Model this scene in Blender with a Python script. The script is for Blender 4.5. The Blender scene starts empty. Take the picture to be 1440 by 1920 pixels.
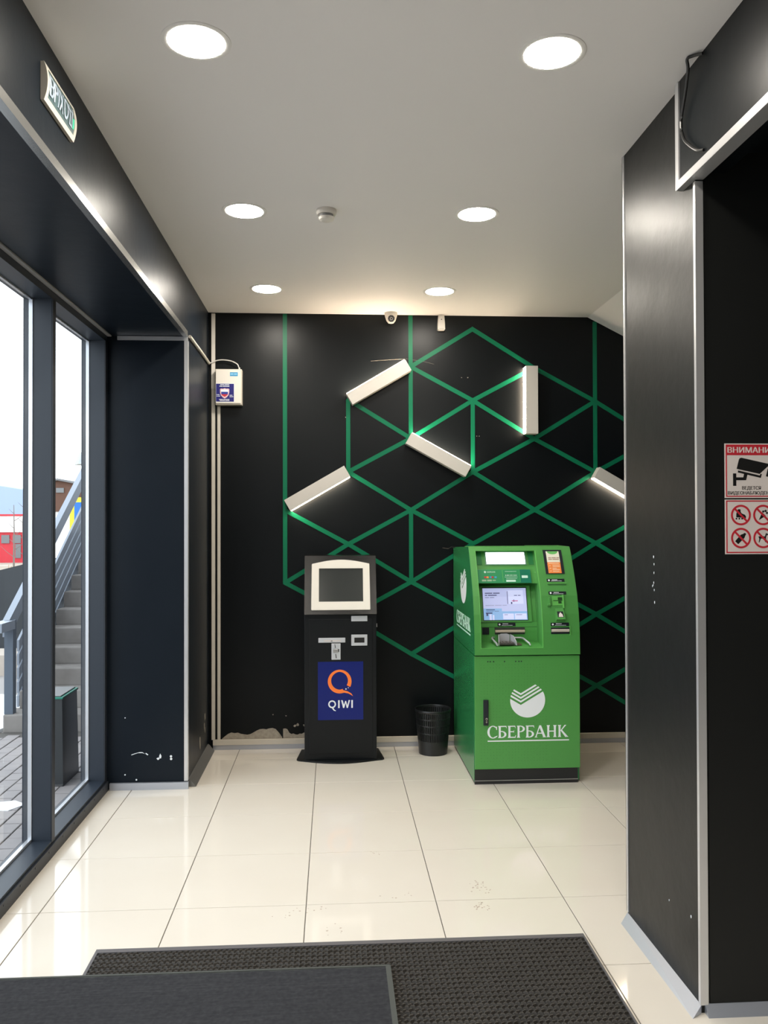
import bpy, bmesh, math, random
from mathutils import Vector, Matrix
random.seed(7)
SC = bpy.context.scene
COL = SC.collection
R_ = math.radians

# ---------------------------------------------------------------- camera
CAMZ, CEIL, YB = 1.7608, 3.398, 6.554
YAW, PITCH, ROLL, FPX = -0.0610, 0.0119, -0.0026, 1562.15
cam = bpy.data.cameras.new('camera'); co = bpy.data.objects.new('camera', cam); COL.objects.link(co)
fwd = Vector((-math.sin(YAW)*math.cos(PITCH), math.cos(YAW)*math.cos(PITCH), math.sin(PITCH)))
rt = Vector((math.cos(YAW), math.sin(YAW), 0)); up = rt.cross(fwd)
r2 = math.cos(ROLL)*rt + math.sin(ROLL)*up; u2 = -math.sin(ROLL)*rt + math.cos(ROLL)*up
m = Matrix((r2, u2, -fwd)).transposed().to_4x4(); m.translation = (0, 0, CAMZ)
co.matrix_world = m
cam.sensor_fit = 'HORIZONTAL'; cam.sensor_width = 36; cam.lens = FPX/1440*36
cam.clip_start = .05; cam.clip_end = 500
SC.camera = co
# ---------------------------------------------------------------- world, exposure
w = bpy.data.worlds.new('overcast_sky'); SC.world = w; w.use_nodes = True
nt = w.node_tree; bg = nt.nodes['Background']
bg.inputs[0].default_value = (.86, .93, 1.0, 1); bg.inputs[1].default_value = 3.2
SC.view_settings.view_transform = 'Standard'; SC.view_settings.look = 'None'
SC.view_settings.exposure = 0.1; SC.view_settings.gamma = 1; SC.view_settings.use_curve_mapping = False
SC.cycles.caustics_reflective = False
LAMP_E, BAR_E = 170.0, 34.0

# ---------------------------------------------------------------- materials
def mat(name, col, rough=.5, metal=0.0, emit=None, es=0.0, noise=None, spec=.5, bump=None, coat=0.0):
    """noise=(scale, amount, second colour); bump=(scale, strength)"""
    M = bpy.data.materials.new(name); M.use_nodes = True; t = M.node_tree; p = t.nodes['Principled BSDF']
    p.inputs['Base Color'].default_value = (*col, 1); p.inputs['Roughness'].default_value = rough
    p.inputs['Metallic'].default_value = metal; p.inputs['Specular IOR Level'].default_value = spec
    if coat: p.inputs['Coat Weight'].default_value = coat; p.inputs['Coat Roughness'].default_value = .03
    if emit: p.inputs['Emission Color'].default_value = (*emit, 1); p.inputs['Emission Strength'].default_value = es
    if noise or bump:
        g = t.nodes.new('ShaderNodeNewGeometry')
    if noise:
        n = t.nodes.new('ShaderNodeTexNoise'); n.inputs['Scale'].default_value = noise[0]; n.inputs['Detail'].default_value = 6
        t.links.new(g.outputs['Position'], n.inputs['Vector'])
        r = t.nodes.new('ShaderNodeValToRGB'); r.color_ramp.elements[0].position = .35; r.color_ramp.elements[1].position = .7
        t.links.new(n.outputs['Fac'], r.inputs['Fac'])
        mx = t.nodes.new('ShaderNodeMix'); mx.data_type = 'RGBA'
        mm = t.nodes.new('ShaderNodeMath'); mm.operation = 'MULTIPLY'; mm.inputs[1].default_value = noise[1]
        t.links.new(r.outputs['Color'], mm.inputs[0]); t.links.new(mm.outputs[0], mx.inputs['Factor'])
        mx.inputs[6].default_value = (*col, 1); mx.inputs[7].default_value = (*noise[2], 1)
        t.links.new(mx.outputs[2], p.inputs['Base Color'])
    if bump:
        n = t.nodes.new('ShaderNodeTexNoise'); n.inputs['Scale'].default_value = bump[0]; n.inputs['Detail'].default_value = 4
        t.links.new(g.outputs['Position'], n.inputs['Vector'])
        b = t.nodes.new('ShaderNodeBump'); b.inputs['Strength'].default_value = bump[1]; b.inputs['Distance'].default_value = .01
        t.links.new(n.outputs['Fac'], b.inputs['Height']); t.links.new(b.outputs['Normal'], p.inputs['Normal'])
    return M
BLACK = mat('black_wall_panel', (.0030, .0044, .0056), .36, noise=(3, .5, (.004, .0056, .007)), bump=(9, .1), spec=.20)
BLACKG = mat('black_gloss_panel', (.0066, .0105, .0165), .36, noise=(3, .5, (.009, .0135, .020)), bump=(8, .14), spec=.15)  # blue of the window daylight is put into this base colour
COLP = mat('charcoal_column_panel', (.0065, .0072, .0074), .40, noise=(4, .6, (.009, .009, .009)), bump=(8, .22), spec=.27)
FRAME = mat('slate_window_frame', (.016, .024, .037), .44)
FRAMED = mat('dark_window_frame', (.018, .022, .03), .45)
BEADG = mat('matt_grey_aluminium', (.42, .42, .43), .5, .3)
BEAD = mat('pale_glazing_bead', (.62, .65, .7), .25, .5)
ALU = mat('brushed_aluminium', (.70, .70, .71), .33, .7)
ALUB = mat('anodised_aluminium_skirting', (.52, .55, .62), .38, .7)
ALUT = mat('satin_grey_aluminium', (.40, .40, .39), .26, .85)
ALUD = mat('dull_dark_aluminium', (.2, .2, .2), .45, .6)
CEILM = mat('painted_ceiling', (.90, .875, .86), .6)
GROUT = mat('grout', (.10, .09, .075), .8)
TILE = mat('cream_porcelain', (.725, .675, .60), .07, noise=(2.3, .35, (.68, .62, .54)), spec=.55)
GREENW = mat('green_wall_paint', (.002, .145, .068), .42, spec=.22)
WHITEP = mat('white_plastic', (.74, .70, .64), .4)
WHITEC = mat('cream_plastic', (.60, .56, .49), .45)
BARM = mat('white_lamp_housing', (.56, .53, .49), .5)
BAREM = mat('warm_led_diffuser', (1, .9, .75), .5, emit=(1, .80, .58), es=BAR_E)
LAMPE = mat('downlight_diffuser', (1, 1, 1), .5, emit=(1, .93, .82), es=LAMP_E)
RIM = mat('white_lamp_rim', (.90, .88, .85), .4)
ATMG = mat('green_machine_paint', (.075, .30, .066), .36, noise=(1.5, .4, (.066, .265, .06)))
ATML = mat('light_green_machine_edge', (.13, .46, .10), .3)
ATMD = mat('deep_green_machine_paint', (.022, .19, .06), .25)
PERF = mat('shaded_green_hole', (.03, .15, .03), .6)
PLINTH = mat('black_plinth', (.012, .013, .015), .4)
PANELR = mat('matt_black_sign_panel', (.010, .0108, .0105), .4, spec=.25)
KBLK = mat('black_powder_coat', (.0045, .006, .0075), .38, spec=.3)
KHEAD = mat('glossy_black_steel', (.004, .004, .004), .2, bump=(150, .07), spec=.3)
SCRN = mat('dark_screen_glass', (.026, .030, .029), .14, spec=.4)
STEEL = mat('brushed_steel', (.55, .55, .55), .32, .9)
PEWT = mat('matt_steel_plate', (.62, .64, .68), .4, .35)
BLUE = mat('blue_poster', (.005, .014, .15), .32, spec=.3)
ORANGE = mat('orange_ink', (.95, .21, .03), .4)
WHITEI = mat('white_ink', (.80, .84, .88), .45)
WHITEG = mat('pale_green_white_ink', (.58, .80, .70), .4)
INKB = mat('black_ink', (.01, .01, .01), .4)
SIGNW = mat('sign_white', (.70, .64, .61), .35)
RED = mat('sign_red', (.52, .025, .04), .35)
NAVY = mat('navy_sticker', (.012, .012, .16), .35)
CYAN = mat('blue_label', (.05, .30, .55), .4)
PLASTER = mat('bare_plaster', (.40, .36, .30), .9, noise=(40, .7, (.25, .22, .18)))
MATB = mat('dark_brown_rubber_loops', (.034, .029, .024), .6, noise=(5, .6, (.048, .041, .033)))
MATU = mat('black_mat_base', (.008, .008, .008), .8)
MATE = mat('grey_rubber_edge', (.10, .095, .10), .6)
MATR = mat('charcoal_ribbed_carpet', (.034, .035, .040), .95, noise=(60, .8, (.055, .056, .061)))
MATRB = mat('worn_rubber_border', (.055, .06, .055), .8)
CONC = mat('weathered_concrete', (.30, .28, .26), .9, noise=(5, .8, (.20, .18, .165)))
BRICKM = mat('paving_brick', (.36, .33, .32), .8, noise=(3, .8, (.26, .245, .25)))
GROUND = mat('outdoor_ground', (.40, .38, .37), .9, noise=(.6, .8, (.28, .26, .25)))
SNOW = mat('snow', (.85, .87, .9), .7)
RAIL = mat('grey_painted_steel', (.29, .33, .39), .4)
RAILP = mat('blue_grey_painted_steel', (.10, .13, .17), .45)
DARKW = mat('dark_slate_wall', (.045, .05, .055), .8, noise=(1.2, .6, (.06, .065, .07)))
BINM = mat('dark_metal_bin', (.03, .034, .036), .35)
BING = mat('green_bin_trim', (.02, .25, .17), .5)
SHOPR = mat('red_cladding', (.60, .035, .05), .6)
SHOPW = mat('white_cladding', (.85, .84, .84), .6)
GLASSD = mat('far_window_glass', (.18, .19, .2), .2)
WOODB = mat('brown_timber', (.13, .065, .045), .8)
ROOFG = mat('grey_roof', (.2, .2, .21), .7)
YELLOW = mat('yellow_board', (.85, .75, .04), .5)
BLUEB = mat('blue_board', (.02, .16, .60), .5)
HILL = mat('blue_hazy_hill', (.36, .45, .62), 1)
TREE = mat('grey_bark', (.20, .17, .15), .9)
SHRUB = mat('dry_orange_grass', (.42, .24, .11), .9)
SCREENE = mat('lit_screen', (.3, .3, .4), .2, emit=(.40, .44, .70), es=.85)
SCRB = mat('lit_screen_blue', (.2, .3, .45), .2, emit=(.20, .36, .62), es=.8)
SCRW = mat('lit_screen_card', (.3, .3, .4), .2, emit=(.52, .56, .80), es=.9)
SCRT = mat('screen_print', (.05, .05, .12), .2, emit=(.07, .07, .16), es=.6)
SCRR = mat('screen_red_print', (.3, .05, .1), .2, emit=(.55, .12, .25), es=.6)
LIGHTBOX = mat('lit_header_panel', (1, 1, 1), .4, emit=(.93, .97, 1), es=3.5)
BILLW = mat('paper', (.80, .78, .66), .5)
PAPERG = mat('green_print', (.13, .48, .12), .5)
PAPERO = mat('orange_print', (.85, .25, .05), .5)
HEADG = mat('header_green', (.025, .26, .10), .3)
HEADT = mat('header_teal', (.006, .17, .10), .3)
LBLK = mat('black_label', (.012, .016, .022), .3)
BEIGE = mat('beige_roller', (.50, .42, .33), .5)
CHROME = mat('chrome', (.75, .74, .70), .15, 1)
EXITP = mat('dim_teal_panel', (.085, .14, .15), .3)
EXITT = mat('pale_sign_letters', (.40, .48, .58), .4)
EXITG = mat('green_indicator', (.05, .6, .3), .3, emit=(.1, .9, .4), es=.5)
CABLE = mat('black_cable', (.012, .012, .012), .35)
CABLEW = mat('white_cable', (.65, .63, .6), .4)
LENS = mat('dark_lens', (.02, .02, .025), .1)
BASK = mat('black_plastic_basket', (.012, .013, .014), .35)
FOOT = mat('brown_shoe_dirt', (.42, .34, .28), .7)
DUST = mat('faint_dust', (.56, .50, .44), .5)

def glass_mat():
    M = bpy.data.materials.new('window_glass'); M.use_nodes = True; t = M.node_tree; t.nodes.clear()
    o = t.nodes.new('ShaderNodeOutputMaterial'); a = t.nodes.new('ShaderNodeBsdfTransparent'); a.inputs[0].default_value = (.93, .95, .95, 1)
    g = t.nodes.new('ShaderNodeBsdfGlossy'); g.inputs['Roughness'].default_value = .01
    f = t.nodes.new('ShaderNodeFresnel'); f.inputs[0].default_value = 1.35
    x = t.nodes.new('ShaderNodeMixShader'); t.links.new(f.outputs[0], x.inputs[0]); t.links.new(a.outputs[0], x.inputs[1]); t.links.new(g.outputs[0], x.inputs[2])
    t.links.new(x.outputs[0], o.inputs[0]); return M
GLASS = glass_mat()

# ---------------------------------------------------------------- mesh builder
def origin_of(o):
    v = Vector((0, 0, 0))
    while o is not None: v += Vector(o.location); o = o.parent
    return v
class Fr:                                   # flat frame: a along u, b along v, h out of the face
    def __init__(s, o, u, v):
        s.o = Vector(o); s.u = Vector(u).normalized(); s.v = Vector(v).normalized(); s.n = s.u.cross(s.v)
    def __call__(s, a, b, h=0): return s.o + a*s.u + b*s.v + h*s.n
class MB:
    def __init__(s): s.v = []; s.f = []
    def add(s, vs, fs):
        n = len(s.v); s.v += [tuple(p) for p in vs]; s.f += [tuple(i+n for i in f) for f in fs]; return s
    def box(s, x0, x1, y0, y1, z0, z1):
        return s.add([(x0,y0,z0),(x1,y0,z0),(x1,y1,z0),(x0,y1,z0),(x0,y0,z1),(x1,y0,z1),(x1,y1,z1),(x0,y1,z1)],
                     [(0,3,2,1),(4,5,6,7),(0,1,5,4),(1,2,6,5),(2,3,7,6),(3,0,4,7)])
    def bevbox(s, x0, x1, y0, y1, z0, z1, b):
        b = min(b, (x1-x0)*.45, (y1-y0)*.45, (z1-z0)*.45)
        bm = bmesh.new(); bmesh.ops.create_cube(bm, size=1)
        for v in bm.verts: v.co = ((x0+x1)/2+v.co.x*(x1-x0), (y0+y1)/2+v.co.y*(y1-y0), (z0+z1)/2+v.co.z*(z1-z0))
        bmesh.ops.bevel(bm, geom=bm.edges[:], offset=b, segments=2, affect='EDGES', profile=.6)
        bm.verts.index_update(); s.add([v.co[:] for v in bm.verts], [[v.index for v in f.verts] for f in bm.faces]); bm.free(); return s
    def prism(s, fr, pts, h0, h1):
        n = len(pts); vs = [fr(a, b, h0) for a, b in pts] + [fr(a, b, h1) for a, b in pts]
        area = sum(pts[i][0]*pts[(i+1) % n][1]-pts[(i+1) % n][0]*pts[i][1] for i in range(n))
        top = list(range(n, 2*n)); bot = list(range(n-1, -1, -1)); fs = [top, bot]
        for i in range(n): j = (i+1) % n; fs.append([i, j, n+j, n+i])
        if area < 0: fs = [f[::-1] for f in fs]
        return s.add(vs, fs)
    def rect(s, fr, a0, a1, b0, b1, h0, h1): return s.prism(fr, [(a0,b0),(a1,b0),(a1,b1),(a0,b1)], h0, h1)
    def ring(s, fr, ca, cb, ro, ri, h0, h1, n=40, a0=0, a1=2*math.pi):
        full = abs(a1-a0) > 6.28; m = n if full else n+1
        A = [a0+(a1-a0)*i/n for i in range(m)]
        vs = []
        for t in A:
            c, d = math.cos(t), math.sin(t)
            vs += [fr(ca+ro*c, cb+ro*d, h0), fr(ca+ro*c, cb+ro*d, h1), fr(ca+ri*c, cb+ri*d, h1), fr(ca+ri*c, cb+ri*d, h0)]
        fs = []
        for i in range(n if full else n):
            j = (i+1) % m; p, q = 4*i, 4*j
            for k in range(4): fs.append((p+k, q+k, q+(k+1) % 4, p+(k+1) % 4))
        return s.add(vs, fs)
    def disc(s, fr, ca, cb, r, h0, h1, n=32, rb=None):
        return s.prism(fr, [(ca+r*math.cos(2*math.pi*i/n), cb+(rb or r)*math.sin(2*math.pi*i/n)) for i in range(n)], h0, h1)
    def tube(s, pts, r, n=8, r1=None):
        P = [Vector(p) for p in pts]; L = len(P); vs = []; ref = Vector((0, 0, 1))
        for i, p in enumerate(P):
            d = (P[min(i+1, L-1)]-P[max(i-1, 0)]).normalized()
            a = d.cross(ref if abs(d.z) < .95 else Vector((1, 0, 0))).normalized(); b = d.cross(a)
            q = r if r1 is None else r+(r1-r)*i/(L-1)
            vs += [p + q*(math.cos(2*math.pi*k/n)*a + math.sin(2*math.pi*k/n)*b) for k in range(n)]
        fs = [(i*n+k, i*n+(k+1) % n, (i+1)*n+(k+1) % n, (i+1)*n+k) for i in range(L-1) for k in range(n)]
        fs += [tuple(range(n))[::-1], tuple(range((L-1)*n, L*n))]
        return s.add(vs, fs)
    def lathe(s, c, prof, n=36, close=False):
        vs = [(c[0]+r*math.cos(2*math.pi*k/n), c[1]+r*math.sin(2*math.pi*k/n), c[2]+z) for r, z in prof for k in range(n)]
        L = len(prof); fs = []
        for i in range(L if close else L-1):
            j = (i+1) % L
            for k in range(n): fs.append((i*n+k, i*n+(k+1) % n, j*n+(k+1) % n, j*n+k))
        return s.add(vs, fs)
    def build(s, name, m, parent=None, loc=None, smooth=False, label=None, kind=None, fixn=True):
        if parent is not None: o0 = origin_of(parent)
        elif loc is not None: o0 = Vector(loc)
        else: o0 = Vector((0, 0, 0))
        me = bpy.data.meshes.new(name)
        me.from_pydata([tuple(Vector(v)-o0) for v in s.v], [], s.f); me.validate()
        if fixn:
            bm = bmesh.new(); bm.from_mesh(me); bmesh.ops.recalc_face_normals(bm, faces=bm.faces[:]); bm.to_mesh(me); bm.free()
        me.materials.append(m)
        if smooth:
            me.polygons.foreach_set('use_smooth', [True]*len(me.polygons))
            me.set_sharp_from_angle(angle=R_(35))
        o = bpy.data.objects.new(name, me); COL.objects.link(o)
        if parent is not None: o.parent = parent
        elif loc is not None: o.location = loc
        if label: o['label'] = label
        if kind: o['kind'] = kind
        return o
def smooth_path(P, k=5):
    P = [Vector(p) for p in P]; out = []
    for i in range(len(P)-1):
        p0, p1, p2, p3 = P[max(i-1, 0)], P[i], P[i+1], P[min(i+2, len(P)-1)]
        for j in range(k):
            t = j/k; out.append(.5*((2*p1)+(p2-p0)*t+(2*p0-5*p1+4*p2-p3)*t*t+(3*p1-p0-3*p2+p3)*t**3))
    return out+[P[-1]]
def tag(o, label, cat, group=None):
    o['label'] = label; o['category'] = cat
    if group: o['group'] = group
    return o
def thing(name, label, cat, loc, group=None):
    o = bpy.data.objects.new(name, None); COL.objects.link(o); o.location = loc; o.empty_display_size = .1
    return tag(o, label, cat, group)
def struct(name, mb, m, label=None, **k): return mb.build(name, m, None, kind='structure', label=label, **k)
def box(*a): return MB().box(*a)

FC = lambda y: Fr((0, y, 0), (1, 0, 0), (0, 0, 1))          # face looking at the camera side (-y)
FXP = lambda x: Fr((x, 0, 0), (0, 1, 0), (0, 0, 1))         # face looking +x
FXN = lambda x: Fr((x, 0, 0), (0, -1, 0), (0, 0, 1))        # face looking -x (a = -y)
FD = lambda z: Fr((0, 0, z), (1, 0, 0), (0, -1, 0))         # face looking down (a = x, b = -y)
FU = lambda z: Fr((0, 0, z), (1, 0, 0), (0, 1, 0))          # face looking up

# half-plane clipping of convex polygons (logos)
def clip(P, f):
    out = []
    for i in range(len(P)):
        a, b = P[i], P[(i+1) % len(P)]; fa, fb = f(a), f(b)
        if fa >= 0: out.append(a)
        if (fa >= 0) != (fb >= 0):
            t = fa/(fa-fb); out.append((a[0]+t*(b[0]-a[0]), a[1]+t*(b[1]-a[1])))
    return out
def bank_logo(mb, fr, cx, cy, rx, ry, h0, h1):
    C = [(math.cos(2*math.pi*i/56), math.sin(2*math.pi*i/56)) for i in range(56)]
    vx = -.39
    def V(p, v0): return v0 + (.60*(vx-p[0]) if p[0] < vx else .60*(p[0]-vx))
    for side in (-1, 1):
        half = clip(C, lambda p: side*(p[0]-vx))
        regs = [clip(half, lambda p: V(p, -.27)-p[1])]
        for k in (1, 2, 3):
            lo = -.27+.215*k-.082
            q = clip(half, lambda p: p[1]-V(p, lo)); q = clip(q, lambda p: V(p, lo+.112)-p[1]); regs.append(q)
        for q in regs:
            if len(q) > 2: mb.prism(fr, [(cx+rx*a, cy+ry*b) for a, b in q], h0, h1)

# ---- small flared serif alphabet for the bank's name (unit height, returns polygons and advance)
def stem(x, w=.17, y0=0, y1=1, fl=.055):
    return [(x-fl, y0), (x+w+fl, y0), (x+w, y0+.10), (x+w-.01, .5*(y0+y1)), (x+w, y1-.10), (x+w+fl, y1), (x-fl, y1), (x, y1-.10), (x+.01, .5*(y0+y1)), (x, y0+.10)]
def bowl(x, cy, rx, ry, tk, th, a0, a1, n=18):
    o = [(x+rx*math.cos(R_(a0+(a1-a0)*i/n)), cy+ry*math.sin(R_(a0+(a1-a0)*i/n))) for i in range(n+1)]
    i_ = [(x+(rx-tk)*math.cos(R_(a1-(a1-a0)*i/n)), cy+(ry-th)*math.sin(R_(a1-(a1-a0)*i/n))) for i in range(n+1)]
    return o+i_
def glyph(c):
    if c == 'С': return [bowl(.45, .5, .45, .53, .18, .07, 52, 308), [(.66, .93), (.74, .66), (.78, .70), (.78, .98), (.72, .92)], [(.62, .10), (.80, .20), (.80, .14), (.70, .05)]], .84
    if c == 'Б': return [stem(.08), [(.08, .92), (.66, .92), (.70, .80), (.72, .80), (.70, 1), (.08, 1)], bowl(.30, .29, .40, .29, .17, .07, -90, 90), [(.2, .51), (.32, .51), (.32, .58), (.2, .58)], [(.2, 0), (.32, 0), (.32, .07), (.2, .07)]], .78
    if c == 'Е': return [stem(.08), [(.08, .92), (.60, .92), (.64, .80), (.66, .80), (.64, 1), (.08, 1)], [(.2, .47), (.50, .47), (.53, .40), (.55, .62), (.53, .62), (.50, .545), (.2, .545)], [(.08, 0), (.66, 0), (.70, .22), (.67, .22), (.62, .08), (.08, .08)]], .74
    if c == 'Р': return [stem(.08), bowl(.30, .73, .38, .27, .17, .07, -90, 90), [(.2, .46), (.32, .46), (.32, .53), (.2, .53)], [(.2, .93), (.32, .93), (.32, 1), (.2, 1)]], .72
    if c == 'А': return [[(.36, 1), (.50, 1), (.86, .06), (.92, 0), (.62, 0), (.66, .06), (.38, .80)], [(.36, 1), (.42, .92), (.12, .06), (.22, 0), (-.04, 0), (.04, .06)], [(.18, .30), (.62, .30), (.60, .38), (.21, .38)]], .92
    if c == 'Н': return [stem(.08), stem(.62), [(.2, .46), (.66, .46), (.66, .54), (.2, .54)]], .92
    if c == 'К': return [stem(.08), [(.22, .50), (.34, .56), (.72, 1), (.58, 1)], [(.24, .55), (.36, .60), (.84, .04), (.90, 0), (.60, 0), (.60, .04)]], .88
def serif(mb, fr, s, a0, a1, b0, b1, h0, h1):
    tot = sum(glyph(c)[1] for c in s); x = 0
    for c in s:
        ps, ad = glyph(c)
        for k_, P in enumerate(ps): mb.prism(fr, [(a0+(a1-a0)*(x+p[0])/tot, b0+(b1-b0)*p[1]) for p in P], h0, h1+.0002*k_)
        x += ad
_tc = {}
def text2d(s, bold=0.0):
    k = (s, bold)
    if k not in _tc:
        c = bpy.data.curves.new('t', 'FONT'); c.body = s; c.size = 1; c.resolution_u = 5; c.offset = bold
        o = bpy.data.objects.new('t', c); COL.objects.link(o); bpy.context.view_layer.update()
        me = bpy.data.meshes.new_from_object(o.evaluated_get(bpy.context.evaluated_depsgraph_get()))
        vs = [(v.co.x, v.co.y) for v in me.vertices]; fs = [tuple(p.vertices) for p in me.polygons]
        COL.objects.unlink(o); bpy.data.objects.remove(o); bpy.data.curves.remove(c); bpy.data.meshes.remove(me)
        _tc[k] = (vs, fs)
    return _tc[k]
def text(mb, fn, s, a0, a1, b0, b1, h, bold=0.0, flip=False):
    vs, fs = text2d(s); X = [v[0] for v in vs]; Y = [v[1] for v in vs]
    x0, x1, y0, y1 = min(X), max(X), min(Y), max(Y)
    def T(v):
        b = (v[1]-y0)/(y1-y0); b = 1-b if flip else b
        return fn(a0+(a1-a0)*(v[0]-x0)/(x1-x0), b0+(b1-b0)*b, h)
    d = bold*(b1-b0)*1.6
    for k, sh in enumerate((0, d, -d) if bold else (0,)):
        mb.add([T(v)+(fn(a0+sh, b0, h+.00006*k)-fn(a0, b0, h)) for v in vs], fs)
    return mb
def bars(mb, fr, a, b, widths, hgt, h0, h1, gap=.3):     # blurred small print as word blocks
    for wd in widths:
        mb.rect(fr, a, a+wd, b, b+hgt, h0, h1); a += wd+hgt*gap+.002
    return mb

# ================================================================ FLOOR
X0, X1, Y0 = -1.52, 3.2, -1.5
fl = struct('floor', box(X0, X1, Y0, YB, -.1, -.0035), GROUT, 'polished cream tiled floor')
tcache = {}
def tile(xa, xb, ya, yb):
    wv, hv = round(xb-xa, 3), round(yb-ya, 3)
    if wv < .02 or hv < .02: return
    k = (wv, hv)
    if k not in tcache:
        g = .002; a, b = wv/2-g, hv/2-g; c = .0012
        mb = MB(); mb.add([(-a,-b,-.004),(a,-b,-.004),(a,b,-.004),(-a,b,-.004),(-a,-b,-c),(a,-b,-c),(a,b,-c),(-a,b,-c),(-a+c,-b+c,0),(a-c,-b+c,0),(a-c,b-c,0),(-a+c,b-c,0)],
            [(8,9,10,11),(4,5,9,8),(5,6,10,9),(6,7,11,10),(7,4,8,11),(0,1,5,4),(1,2,6,5),(2,3,7,6),(3,0,4,7),(3,2,1,0)])
        o = mb.build('tile', TILE, fl); tcache[k] = o.data
    else:
        o = bpy.data.objects.new('tile', tcache[k]); COL.objects.link(o); o.parent = fl
    o.location = ((xa+xb)/2, (ya+yb)/2, 0)
xs = [X0] + [-1.3266+.6*k for k in range(8)] + [X1]
ys = [Y0] + [5.670-.6*j for j in range(11, -2, -1)] + [YB]
for a in range(len(xs)-1):
    for b in range(len(ys)-1): tile(xs[a], xs[a+1], ys[b], ys[b+1])
# shoe print and smudges
mb = MB()
def blob(mb, x, y, r, z=.0004, n=7):
    mb.prism(FU(0), [(x+r*random.uniform(.6, 1.1)*math.cos(2*math.pi*i/n), y+r*random.uniform(.6, 1.1)*math.sin(2*math.pi*i/n)) for i in range(n)], .0001, z)
for k in range(46):
    t = random.random(); ang = random.uniform(0, 6.28); rr = math.sqrt(random.random())
    cx, cy, rx, ry = ((.70, 3.99, .05, .085) if t < .6 else (.672, 3.80, .04, .045))
    blob(mb, cx+rx*rr*math.cos(ang), cy+ry*rr*math.sin(ang), random.uniform(.003, .006))
mb.build('shoe_print', FOOT, fl, kind='stuff', label='speckled brown shoe print')
mb = MB()
for cx, cy, sx in ((-.12, 3.83, .07), (.02, 3.62, .05), (.33, 3.93, .06), (.2, 4.45, .05), (-.2, 3.78, .05)):
    for k in range(7): blob(mb, cx+random.gauss(0, sx), cy+random.gauss(0, .02), random.uniform(.002, .006), .0003)
mb.build('dirt_speck', FOOT, fl, kind='stuff', label='scattered dirt specks')

# ================================================================ CEILING
ce = struct('ceiling', box(-1.7, 2.04, -1.6, YB+.2, CEIL, CEIL+.2), CEILM, 'plain matt off-white ceiling')
mb = MB(); mb.prism(Fr((0, YB+.1, 0), (1, 0, 0), (0, 0, 1)), [(2.04, CEIL), (3.3, CEIL-.64), (3.3, CEIL+.2), (2.04, CEIL+.2)], 0, 3.0)
struct('ceiling_slope', mb, CEILM, 'ceiling part sloping down at the right')
struct('ceiling_side', box(2.04, 3.3, -1.6, 3.56, CEIL, CEIL+.2), CEILM)

# ================================================================ WALLS
wb = struct('wall_back', box(-1.75, 3.3, YB, YB+.15, -.1, CEIL), BLACK, 'black back wall with green lines')
# green lattice
KX = {k: -.375+.4945*k for k in range(0, 7)}
def ND(k, n): return (KX[k], (.72+.567*n) if k % 2 == 0 else (.45+.5685*n))
E = [((2,4),(3,5)),((3,5),(4,4)),((4,4),(5,4)),((5,4),(6,3)),((2,4),(3,4)),((3,4),(4,3)),((4,3),(5,3)),((3,4),(4,4)),((2,3),(3,4)),
 ((1,4),(2,3)),((1,3),(2,3)),((1,3),(2,2)),((2,2),(3,2)),((3,3),(2,2)),((2,2),(1,2)),((1,2),(0,1)),((3,3),(4,2)),((4,2),(5,2)),((5,2),(6,1)),
 ((4,3),(3,3)),((5,4),(4,3)),((5,3),(4,2)),((4,2),(3,2)),((6,3),(5,3)),((5,2),(6,2)),((4,1),(5,2)),((0,2),(1,2)),((1,2),(2,1)),((2,1),(3,1)),
 ((0,1),(1,1)),((1,1),(2,0)),((2,0),(3,0)),((2,1),(1,1)),((2,1),(3,2)),((2,0),(3,1)),((4,1),(5,1)),((4,0),(5,1)),((5,1),(6,1)),((5,1),(6,0)),
 ((4,0),(5,0)),((4,-1),(5,0)),((5,0),(6,0)),((5,0),(6,-1)),((3,0),(4,-1)),((1,4),(1,3)),((3,4),(3,3)),((2,2),(2,1)),((6,3),(6,2))]
seg = [(ND(*a), ND(*b)) for a, b in E]
seg += [((KX[0], CEIL-.003), ND(0, 1)), ((KX[2], CEIL-.003), ND(2, 3)), ((KX[5], CEIL-.035), ND(5, 3))]
F = FC(YB)
for i, (a, b) in enumerate(seg):
    d = Vector((b[0]-a[0], b[1]-a[1])); L = d.length; d /= L; n = Vector((-d.y, d.x))*.0165; h = .0014+.00003*i
    e = d*.012
    if abs(d.x) < .01: e = d*0
    P = [(a[0]-e.x+n.x, a[1]-e.y+n.y), (a[0]-e.x-n.x, a[1]-e.y-n.y), (b[0]+e.x-n.x, b[1]+e.y-n.y), (b[0]+e.x+n.x, b[1]+e.y+n.y)]
    MB().prism(F, P, 0, h).build('green_stripe', GREENW, wb)
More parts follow.
